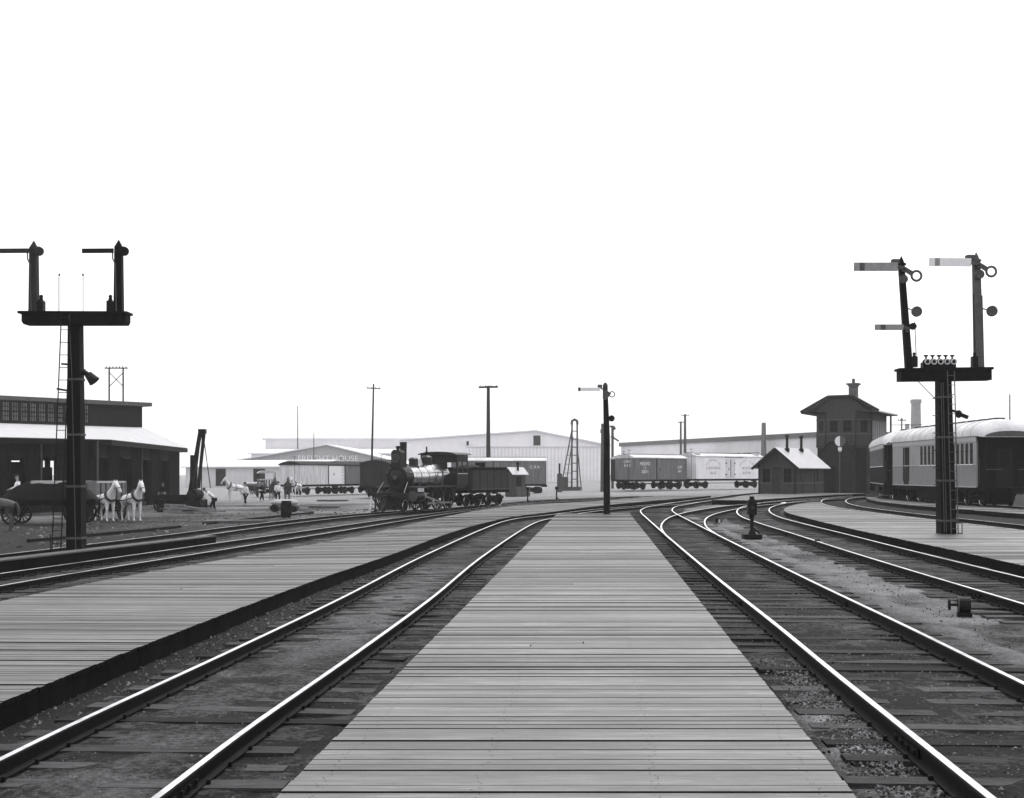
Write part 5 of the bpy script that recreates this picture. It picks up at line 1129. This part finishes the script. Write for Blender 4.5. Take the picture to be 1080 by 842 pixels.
for (a, b_, y0_, y1_, mm) in ((562.5, 570, 470, 459.5, 'trimd'), (492, 494.5, 470, 465.5, 'trimd')):
    q0, q1 = at(a, y0_, YB), at(b_, y1_, YB); m = MB(); m.box((q0.x - cx, -.1, q0.z + .8), (q1.x - cx, -.004, q1.z + .8), mm); w_ = m.build('window', o); m = MB(); m.box((q0.x - cx - 1.0, -.14, q0.z + .8), (q0.x - cx - .02, -.005, q1.z + .8), 'white'); m.box((q1.x - cx + .02, -.14, q0.z + .8), (q1.x - cx + 1.0, -.005, q1.z + .8), 'white'); m.build('frame', w_)
# long shed to the right
A = Vector(((655 - 540) / F * 420, 420, 0)); B = Vector(((875 - 540) / F * 305, 305, 0)); d = B - A; L = d.length; o = thing('long_train_shed', 'very long low grey shed with a dark eave receding behind the boxcars and hut', 'building', (A.x, A.y, -.8), math.atan2(d.y, d.x)); h = 12.9
m = MB(); m.box((0, 0, 0), (L, 20, h - 1.3), 'farshed2'); m.build('wall', o); m = MB(); m.box((-.5, -.6, h - 1.3), (L + 1, 21, h), 'trim'); m.build('eave', o)
m = MB(); slab(m, [(6, -9, 6.6), (L * .52, -9, 6.6), (L * .52, -.02, 8.0), (6, -.02, 8.0)], .3, 'farroof'); m.build('canopy_roof', o)
for f_ in (.58, .66): 
    m = MB(); m.box((L * f_, -.12, 6.0), (L * (f_ + .07), -.01, 8.2), 'trimd'); m.build('window', o)
pole('slim factory stack rising over the long grey shed', 805.5, 446, 330, 460, (), r=.7, name='factory_stack', group='factory stacks', m='trim')
tp = at(966, 421.5, 190); o = tag(MB().build('brick_stack') if False else None, '', '') if False else thing('brick_chimney', 'square pale brick chimney behind the coach roof', 'chimney', (tp.x, 190, -.3))
h = tp.z + .3; m = MB(); m.taper((0, 0, 0), (0, 0, h - .6), 1.5, 1.1, 'brick'); m.cbox((0, 0, h - .3), (1.3, 1.3, .6), 'brick'); m.build('stack', o); m = MB(); m.box((-1.6, -.3, 0), (-1.1, .3, h * .72), 'brick'); m.build('side_flue', o)

# ------------------------------------------------------------------ horses, people, wagons
def skin_obj(name, V, Ed, R, m, parent, loc=(0, 0, 0), rz=0.0, root=0, sub=1):
    me = bpy.data.meshes.new(name); me.from_pydata(V, Ed, []); me.materials.append(M[m]); o = bpy.data.objects.new(name, me); COL.objects.link(o)
    o.modifiers.new('skin', 'SKIN'); sv = me.skin_vertices[0].data
    for i, r in enumerate(R): sv[i].radius = r if isinstance(r, tuple) else (r, r)
    sv[root].use_root = True
    for mo in o.modifiers: mo.use_smooth_shade = True
    s = o.modifiers.new('sub', 'SUBSURF'); s.levels = sub; s.render_levels = sub
    o.parent = parent; o.location = loc; o.rotation_euler = (0, 0, rz); return o
def chain(V, E_, R, pts, rs, start=None):
    prev = start
    for p, r in zip(pts, rs):
        V.append(p); R.append(r); i = len(V) - 1
        if prev is not None: E_.append((prev, i))
        prev = i
    return prev
def horse(label, p, rz, m='horse', head=0.0, group=None, harness=True):
    h = thing('horse', label, 'horse', p, rz, group)
    V, E_, R = [], [], []       # local: +x forward
    chain(V, E_, R, [(-.55, 0, 1.25), (-.2, 0, 1.18), (.2, 0, 1.17), (.55, 0, 1.25), (.78, 0, 1.52), (.95, head * .06, 1.82), (1.08, head * .12, 1.98)], [.30, .31, .31, .29, .19, .145, .12])
    e = chain(V, E_, R, [(1.26, head * .2, 1.80), (1.40, head * .26, 1.60), (1.46, head * .28, 1.50)], [.115, .085, .07], 6)
    for s in (-1, 1):
        chain(V, E_, R, [(1.04, head * .12 + s * .07, 2.10), (1.05, head * .12 + s * .08, 2.19)], [.035, .012], 6)
        chain(V, E_, R, [(.58, s * .17, .98), (.60, s * .18, .58), (.57, s * .18, .16), (.62, s * .18, .06), (.64, s * .18, .02)], [.12, .065, .042, .05, .06], 3)
        chain(V, E_, R, [(-.60, s * .17, 1.0), (-.50, s * .18, .80), (-.72, s * .18, .52), (-.66, s * .18, .14), (-.60, s * .18, .02)], [.17, .10, .055, .042, .06], 0)
    chain(V, E_, R, [(-.86, 0, 1.28), (-.98, 0, .95), (-.95, 0, .62)], [.06, .07, .04], 0)
    skin_obj('body', V, E_, R, m, h)
    if harness:
        mb = MB(); mb.ring((.66, 0, 1.36), .31, .06, (1, 0, .55), 'leather', 20, 8); mb.build('horse_collar', h)
        mb = MB(); mb.ring((.05, 0, 1.18), .335, .02, (1, 0, 0), 'leather', 20, 6)
        for s in (-1, 1): mb.tube([(.62, s * .30, 1.25), (0, s * .36, 1.12), (-.9, s * .30, 1.05)], .02, 'leather', 6); mb.tube([(1.14, head * .1 + s * .12, 1.9), (1.36, head * .24 + s * .1, 1.6)], .014, 'leather', 5)
        mb.ring((1.30, head * .22, 1.72), .125, .014, (.5, 0, -.8), 'leather', 14, 5); mb.build('harness', h)
    return h
def person(label, p, rz, pose='stand', shirt='shirt', group=None, hat=True):
    o = thing('person', label, 'person', p, rz, group)
    if pose == 'bend': hip = (-.12, 0, .90); neck = (.32, 0, 1.30); headp = (.46, 0, 1.42); hands = ((.55, .22, .85), (.58, -.22, .88)); elb = ((.40, .27, 1.05), (.42, -.27, 1.07)); feet = ((.12, .12), (-.18, -.14)); knee = ((.10, .12, .48), (-.10, -.13, .47))
    elif pose == 'sit': hip = (0, 0, .12); neck = (.06, 0, .66); headp = (.10, 0, .86); hands = ((.42, .16, .28), (.42, -.16, .28)); elb = ((.12, .28, .36), (.12, -.28, .36)); feet = ((.50, .14), (.50, -.14)); knee = ((.46, .14, .12), (.46, -.14, .12))
    else: hip = (0, 0, .92); neck = (.02, 0, 1.46); headp = (.05, 0, 1.64); hands = ((.16, .26, .88), (.25, -.24, .95)); elb = ((.0, .28, 1.15), (.02, -.29, 1.15)); feet = ((.16, .11), (-.16, -.12)); knee = ((.12, .11, .5), (-.04, -.12, .48))
    fz = -.33 if pose == 'sit' else .06
    hip, neck, headp = Vector(hip), Vector(neck), Vector(headp); ch = hip.lerp(neck, .75); wa = hip.lerp(neck, .35)
    def skel(g=0.0, which='all'):
        V, E_, R = [], [], []
        if which in ('all', 'shirt'):
            chain(V, E_, R, [tuple(hip), tuple(wa), tuple(ch), tuple(neck)], [(.15 + g, .12 + g), (.14 + g, .115 + g), (.17 + g, .125 + g), .06 + g])
            if which == 'all': chain(V, E_, R, [tuple(neck.lerp(headp, .5)), tuple(headp), tuple(headp + (headp - neck).normalized() * .10)], [.065, .105, .085], 3)
            for i, s in enumerate((1, -1)):
                sh = ch.lerp(neck, .55) + Vector((0, s * .19, 0)); pts = [tuple(sh), elb[i], hands[i]]
                if which == 'shirt': pts[2] = tuple(Vector(elb[i]).lerp(Vector(hands[i]), .75))
                chain(V, E_, R, pts, [.065 + g, .05 + g, .04 + g], 2)
                if which == 'all':
                    d = (Vector(hands[i]) - Vector(elb[i])).normalized(); b0 = len(V) - 1
                    for f_ in range(4): q = Vector(hands[i]) + d * .09 + Vector((0, (f_ - 1.5) * .02, 0)); chain(V, E_, R, [tuple(q), tuple(q + d * .06 + Vector((0, 0, -.02)))], [.011, .009], b0)
                    q = Vector(hands[i]) + d * .05 + Vector((.03, s * -.035, 0)); chain(V, E_, R, [tuple(q)], [.011], b0)
        if which in ('all', 'trousers'):
            if which == 'trousers': chain(V, E_, R, [tuple(hip)], [(.15 + g, .125 + g)])
            for i, s in enumerate((1, -1)):
                pts = [(hip.x, hip.y + s * .10, hip.z - .08), knee[i], (feet[i][0], feet[i][1], fz + .06)]
                rs = [.095 + g, .065 + g, .05 + g]
                if which == 'all': pts += [(feet[i][0] + .04, feet[i][1], fz - .02), (feet[i][0] + .18, feet[i][1], fz - .03)]; rs += [.05, .04]
                chain(V, E_, R, pts, rs, 0)
        return V, E_, R
    V, E_, R = skel(0); skin_obj('body', V, E_, R, 'skin', o)
    V, E_, R = skel(.018, 'shirt'); skin_obj('shirt', V, E_, R, shirt, o)
    V, E_, R = skel(.02, 'trousers'); skin_obj('trousers', V, E_, R, 'trousers', o)
    if hat:
        mb = MB(); u = (headp - neck).normalized(); q = headp + u * .07; mb.tube([q, q + u * .015], .17, 'hat', 14); mb.tube([q, q + u * .11], [.105, .085], 'hat', 12); mb.build('hat', o)
    return o
def wagon(label, p, rz, L=3.6, W=1.6, sides=0.0, load=None, group='horse-drawn wagons in the yard', wm='wagon', canopy=False, deck=1.0, wr=1.0):
    o = thing('wagon', label, 'wagon', p, rz, group); l, w = L / 2, W / 2
    m = MB(); m.box((-l, -w, deck), (l, w, deck + .1), wm); m.box((-l, -w * .5, deck - .2), (l, -w * .4, deck - .003), wm); m.box((-l, w * .4, deck - .2), (l, w * .5, deck - .003), wm); m.bar((l, 0, deck - .25), (l + 1.0, 0, deck - .35), .08, .1, wm); m.build('bed', o)
    if sides:
        m = MB(); n = int(L / .28)
        for s in (-1, 1):
            for i in range(n + 1): m.box((-l + i * L / n - .05, s * w - .02, deck + .1), (-l + i * L / n + .05, s * w + .02, deck + .1 + sides), 'crate')
            m.box((-l, s * w - .03, deck + sides - .02), (l, s * w + .03, deck + sides + .1), 'crate')
        for e in (-1, 1):
            for i in range(6): y = -w + .12 + i * (W - .24) / 5; m.box((e * l - .02, y - .05, deck + .1), (e * l + .02, y + .05, deck + .1 + sides), 'crate')
            m.box((e * l - .03, -w, deck + sides), (e * l + .03, w, deck + sides + .1), 'pale')
        m.build('stake_side', o)
    for x, R in ((-l * .62, .62 * wr), (l * .68, .50 * wr)):
        for s in (-1, 1):
            m = MB(); m.wheel((x, s * (w + .08), R), R, .08, 'wheel', (0, 1, 0), 12); m.build('wheel', o)
        m = MB(); m.tube([(x, -w - .1, R), (x, w + .1, R)], .05, 'wheel', 8); m.box((x - .1, -w * .6, R), (x + .1, w * .6, deck - .2), 'wheel'); m.build('axle', o)
    if load == 'tarp':
        m = MB(); n1, n2 = 12, 8; vs = []; fs = []
        rr = np.random.default_rng(3)
        for i in range(n1 + 1):
            for j in range(n2 + 1):
                u, v = i / n1, j / n2; e = min(1, 4 * min(u, 1 - u)) * min(1, 4 * min(v, 1 - v)); vs.append((-l + .1 + u * (L - .2), -w + .05 + v * (W - .1), deck + .12 + .75 * e ** .6 + rr.random() * .08 * e))
        for i in range(n1):
            for j in range(n2): a = i * (n2 + 1) + j; fs.append((a, a + n2 + 1, a + n2 + 2, a + 1))
        m.add(vs, fs, 'wagon'); m.box((-l * .2, -w * .6, deck + .6), (l * .35, w * .5, deck + 1.0), 'tarp'); m.build('load', o, smooth=True)
    if load == 'sacks':
        m = MB()
        for i in range(5):
            for j in range(2): m.ball((-l + .4 + i * (L - .8) / 4, -w * .4 + j * w * .8, deck + .28), .32, 'tarp', 8, (1.1, .9, .6))
        m.build('load', o, smooth=True)
    if load == 'boards':
        m = MB()
        for i in range(6): m.box((-l - .3, -w + .1 + i * .22, deck + .1), (l + .2, -w + .3 + i * .22, deck + .25 + (i % 3) * .08), 'wagon')
        m.build('load', o)
    if canopy:
        m = MB()
        for e in (-1, 1):
            for s in (-1, 1): m.tube([(e * l * .6, s * w, deck), (e * l * .6, s * w, deck + 1.5)], .03, 'wagon', 6)
        m.build('canopy_post', o)
        m = MB(); P = [(-l * .75, (w + .1) * math.cos(math.pi * i / 8), deck + 1.5 + .3 * math.sin(math.pi * i / 8)) for i in range(9)]; m.prism(P, (L * .75, 0, 0), 'tarp'); m.build('canopy', o)
    return o
G_ = -.16
hd = math.atan2(-.70, .72)         # towards the camera and a little to the right
pA_ = gp(112, 550.5, G_); pB_ = gp(136, 550.5, G_)
horse('white draught horse in harness on the left of the pair, beside the stake wagon', pA_ + Vector((-.25, .5, 0)), hd, 'horse', .5, 'white wagon horses')
horse('white draught horse in harness on the right of the pair, head to the right', pB_ + Vector((-.15, .9, 0)), hd, 'horse', -.3, 'white wagon horses')
back = Vector((-math.cos(hd), -math.sin(hd), 0))
pw_ = (pA_ + pB_) / 2 + back * 3.7; pw_.z = zo(pw_.x, pw_.y) + G_
wagon('stake sided wagon standing behind the pair of white horses', pw_ + Vector((.35, .6, 0)), hd, 3.8, 1.7, 1.0, None)
pdray = gp(42, 554, G_); pdray.z = zo(pdray.x, pdray.y) + G_
dd_ = math.radians(188)
wagon('big dark dray with a heaped load beside the left signal bracket', pdray + Vector((.2, .8, 0)), dd_, 4.6, 1.8, 0, 'tarp', deck=1.15)
horse('dark horse cut off by the left edge of the photo, drawing the dark dray', gp(-8, 561, G_) + Vector((.1, 0, 0)), dd_, 'horsed', 0, None)
sp = gp(42, 554, G_); dv_ = at(20, 530, pdray.y + .6); dr = person('driver in a white shirt seated on the dark dray', (dv_.x, pdray.y + .6, pdray.z + 1.45), dd_, 'sit')
mb = MB(); mb.box((-.3, -.5, -.2), (.3, .5, 0), 'wagon'); s_ = mb.build('seat_box'); s_.location = (dv_.x, pdray.y + .6, pdray.z + 1.44); tag(s_, 'dark box seat under the driver on the dray', 'seat')
p = gp(224, 540, G_); person('workman in a white shirt bending beside the timber derrick', p, rad(200), 'bend')
p = gp(259, 533, G_); person('workman in a white shirt striding near the background horses', p, rad(235), 'stand')
p = gp(172, 533, G_); person('dark dressed man standing by the freight house door', p, rad(260), 'stand', 'trousers')
wagon('dark flat cart loaded with boards at the corner of the freight house', gp(184, 540, G_), rad(10), 2.6, 1.4, 0, 'boards', deck=.7, wr=.72)
# background group
for (x, y, r, m_, lab) in ((249, 528, 215, 'horse', 'white horse at the left of the background wagon group'), (288, 528, 290, 'horsed', 'dark horse in the middle of the background wagon group'), (303, 527, 285, 'horsed', 'dark horse at the right of the background wagon group')):
    horse(lab, gp(x, y, G_), rad(r), m_, 0, 'horses in the background wagon group')
wagon('pale canopied delivery wagon behind the dark background horses', gp(281, 524.5, G_), rad(285), 3.2, 1.7, .8, None, canopy=True)
wagon('low hand truck loaded with pale sacks on the open ground', gp(300, 540, G_), rad(5), 1.9, 1.0, 0, 'sacks', wm='crate', deck=.34, wr=.42)
wagon('wagon with a pale tarpaulin load at the back of the yard group', gp(268, 521.5, G_), rad(250), 3.0, 1.6, 0, 'sacks', wm='trim', deck=1.0)
person('workman in a white shirt beside the heads of the dark background horses', gp(293, 530, G_), rad(300), 'stand')
person('dark dressed man at the back of the canopied wagon', gp(276, 529, G_), rad(20), 'stand', 'trousers')
horse('pale horse at the far right end of the background wagon group', gp(313, 524.5, G_), rad(250), 'horse', .2, 'horses in the background wagon group')
# derrick
p = gp(203, 540, G_); K = F / p.y; dk = thing('timber_derrick', 'tall leaning two-legged timber derrick beside the freight house', 'derrick', p)
Z = lambda y: (540 - y) / K
Xd = lambda x: (x - 203) / K
m = MB(); m.bar((Xd(197), .3, Z(532)), (Xd(211.5), 0, Z(454)), .22, .24, 'ironk'); m.bar((Xd(210.5), -.3, Z(515)), (Xd(215.5), 0, Z(454)), .18, .2, 'ironk'); m.build('boom', dk)
m = MB(); m.box((Xd(209.8), -.25, Z(457.5)), (Xd(217), .25, Z(452.8)), 'ironk'); m.tube([(Xd(213), -.3, Z(456)), (Xd(213), .3, Z(456))], .16, 'ironk', 12); m.build('head_block', dk)
m = MB(); m.taper((Xd(201), .8, 0), (Xd(201), .8, Z(480)), .42, .38, 'trimd'); m.box((Xd(198), .6, Z(482)), (Xd(204), 1.0, Z(480)), 'trimd'); m.build('mast', dk)
m = MB()
for a, b_ in (((213, 456), (212.5, 520)), ((214, 456), (222, 515)), ((212, 456), (205, 520))): m.tube([(Xd(a[0]), 0, Z(a[1])), (Xd(b_[0]), 0, Z(b_[1]))], .03, 'ironk', 5)
m.build('hoist_rope', dk)
m = MB(); m.box((Xd(196), -.8, Z(536)), (Xd(214), 1.2, Z(527)), 'wagon'); m.tube([(Xd(206), -.9, Z(522)), (Xd(206), .9, Z(522))], .35, 'trimd', 12)
for x in (199, 211): m.wheel((Xd(x), -.9, .35), .35, .12)
m.build('winch_base', dk)
mb = MB()
for i in range(16):
    a = random.uniform(-.5, .5); c_ = Vector((random.uniform(-1.2, 1.4), random.uniform(-.6, .6), random.uniform(.05, .5))); mb.bar(c_ - Vector((math.cos(a), math.sin(a), random.uniform(-.2, .2))) * random.uniform(.5, 1.1), c_ + Vector((math.cos(a), math.sin(a), 0)) * random.uniform(.5, 1.1), .16, .10, 'crate')
o = mb.build('timber_pile'); o.location = gp(207, 541, G_) + Vector((0, -.9, 0)); tag(o, 'heap of broken timbers at the foot of the derrick', 'timber pile')

# yard clutter
def timber_stack(label, p, rz, n, L):
    mb = MB()
    for i in range(n):
        z = .08 + (i // 4) * .16; y = (i % 4) * .24 - .36 + random.uniform(-.03, .03); mb.box((-L / 2 + random.uniform(-.2, .2), y - .1, z - .08), (L / 2 + random.uniform(-.2, .2), y + .1, z + .075), 'crate' if i % 3 else 'trim')
    o = mb.build('timber_stack'); o.location = p; o.rotation_euler = (0, 0, rz); return tag(o, label, 'timber stack', 'timbers lying about the yard')
timber_stack('long pale timbers lying in the open left yard below the background horses', gp(246, 552, G_), .25, 4, 3.0)
timber_stack('single layer of timbers on the ground left of the locomotive, below the pale boxcar', gp(352, 529, G_), .1, 4, 2.6)
timber_stack('few old sleepers on the ground to the right of the hand truck', gp(342, 536, G_), -.2, 4, 2.4)
def barrel(label, p):
    mb = MB(); mb.tube([(0, 0, 0), (0, 0, .25), (0, 0, .5), (0, 0, .75), (0, 0, .95)], [.26, .31, .33, .31, .26], 'wagon', 14)
    for z in (.12, .36, .62, .84): mb.ring((0, 0, z), .30 + .02 * (1 - abs(z - .48) / .48), .012, (0, 0, 1), 'ironk', 16, 4)
    o = mb.build('barrel', smooth=True); o.location = p; return tag(o, label, 'barrel', 'barrels in the yard')
barrel('dark barrel standing on the open ground in front of the hand truck', gp(302, 546, G_))
for (px0, py0, px1, py1, w_, lab) in ((30, 571, 190, 556, .22, 'straight old rail dropped beside the locomotive track in the left yard'), (215, 553, 330, 541, .16, 'old rail lying across the open left yard ground')):
    a_, b_ = gp(px0, py0, -.12), gp(px1, py1, -.12); c_ = (a_ + b_) / 2; mb = MB(); mb.bar(a_ - c_, b_ - c_, .14, .14, 'rail_side'); o = mb.build('loose_rail'); o.location = c_; tag(o, lab, 'rail')

# ------------------------------------------------------------------ haze, light, camera
mb = MB(); mb.box((-900, -400, -3), (900, 1700, 60), 'dark'); hz = mb.build('haze'); hz['kind'] = 'stuff'
hm = bpy.data.materials.new('haze_air'); hm.use_nodes = True; nt = hm.node_tree
for n in list(nt.nodes): nt.nodes.remove(n)
out = nt.nodes.new('ShaderNodeOutputMaterial'); pv = nt.nodes.new('ShaderNodeVolumePrincipled'); pv.inputs['Color'].default_value = (.97, .97, .98, 1); pv.inputs['Density'].default_value = .00032; pv.inputs['Anisotropy'].default_value = .2
nt.links.new(pv.outputs[0], out.inputs['Volume']); hz.data.materials.clear(); hz.data.materials.append(hm)

W = bpy.data.worlds.new('World'); S.world = W; W.use_nodes = True; nt = W.node_tree; bg = nt.nodes['Background']
SUN_EL, SUN_AZ = rad(60), rad(18)      # azimuth measured from +Y towards +X
sky = nt.nodes.new('ShaderNodeTexSky'); sky.sky_type = 'NISHITA'; sky.sun_disc = False; sky.sun_elevation = SUN_EL; sky.sun_rotation = SUN_AZ; sky.dust_density = 6; sky.air_density = 1
bw = nt.nodes.new('ShaderNodeRGBToBW'); nt.links.new(sky.outputs[0], bw.inputs[0])
ma = nt.nodes.new('ShaderNodeMath'); ma.operation = 'MULTIPLY_ADD'; ma.inputs[1].default_value = .5; ma.inputs[2].default_value = 11.0; nt.links.new(bw.outputs[0], ma.inputs[0])
nt.links.new(ma.outputs[0], bg.inputs['Color']); bg.inputs['Strength'].default_value = .10
sl = bpy.data.lights.new('sun', 'SUN'); sl.energy = 2.0; sl.angle = rad(10); sl.color = (1, .99, .975); so = bpy.data.objects.new('sun', sl); COL.objects.link(so)
dvec = Vector((math.sin(SUN_AZ) * math.cos(SUN_EL), math.cos(SUN_AZ) * math.cos(SUN_EL), math.sin(SUN_EL))); so.rotation_euler = (-dvec).to_track_quat('-Z', 'Y').to_euler(); so.location = dvec * 50

cam = bpy.data.cameras.new('camera'); cam.sensor_fit = 'HORIZONTAL'; cam.sensor_width = 36; cam.lens = 36 * F / 1080; cam.shift_y = 78 / 1080; cam.clip_end = 4000; cam.clip_start = .05
co = bpy.data.objects.new('camera', cam); COL.objects.link(co); co.location = (0, 0, H); co.rotation_euler = (math.pi / 2, 0, 0); S.camera = co
S.view_settings.view_transform = 'Standard'; S.view_settings.look = 'None'; S.view_settings.gamma = 1; S.view_settings.exposure = 0; S.view_settings.use_curve_mapping = False
S.cycles.volume_bounces = 1; S.cycles.max_bounces = 6; S.cycles.use_denoising = True
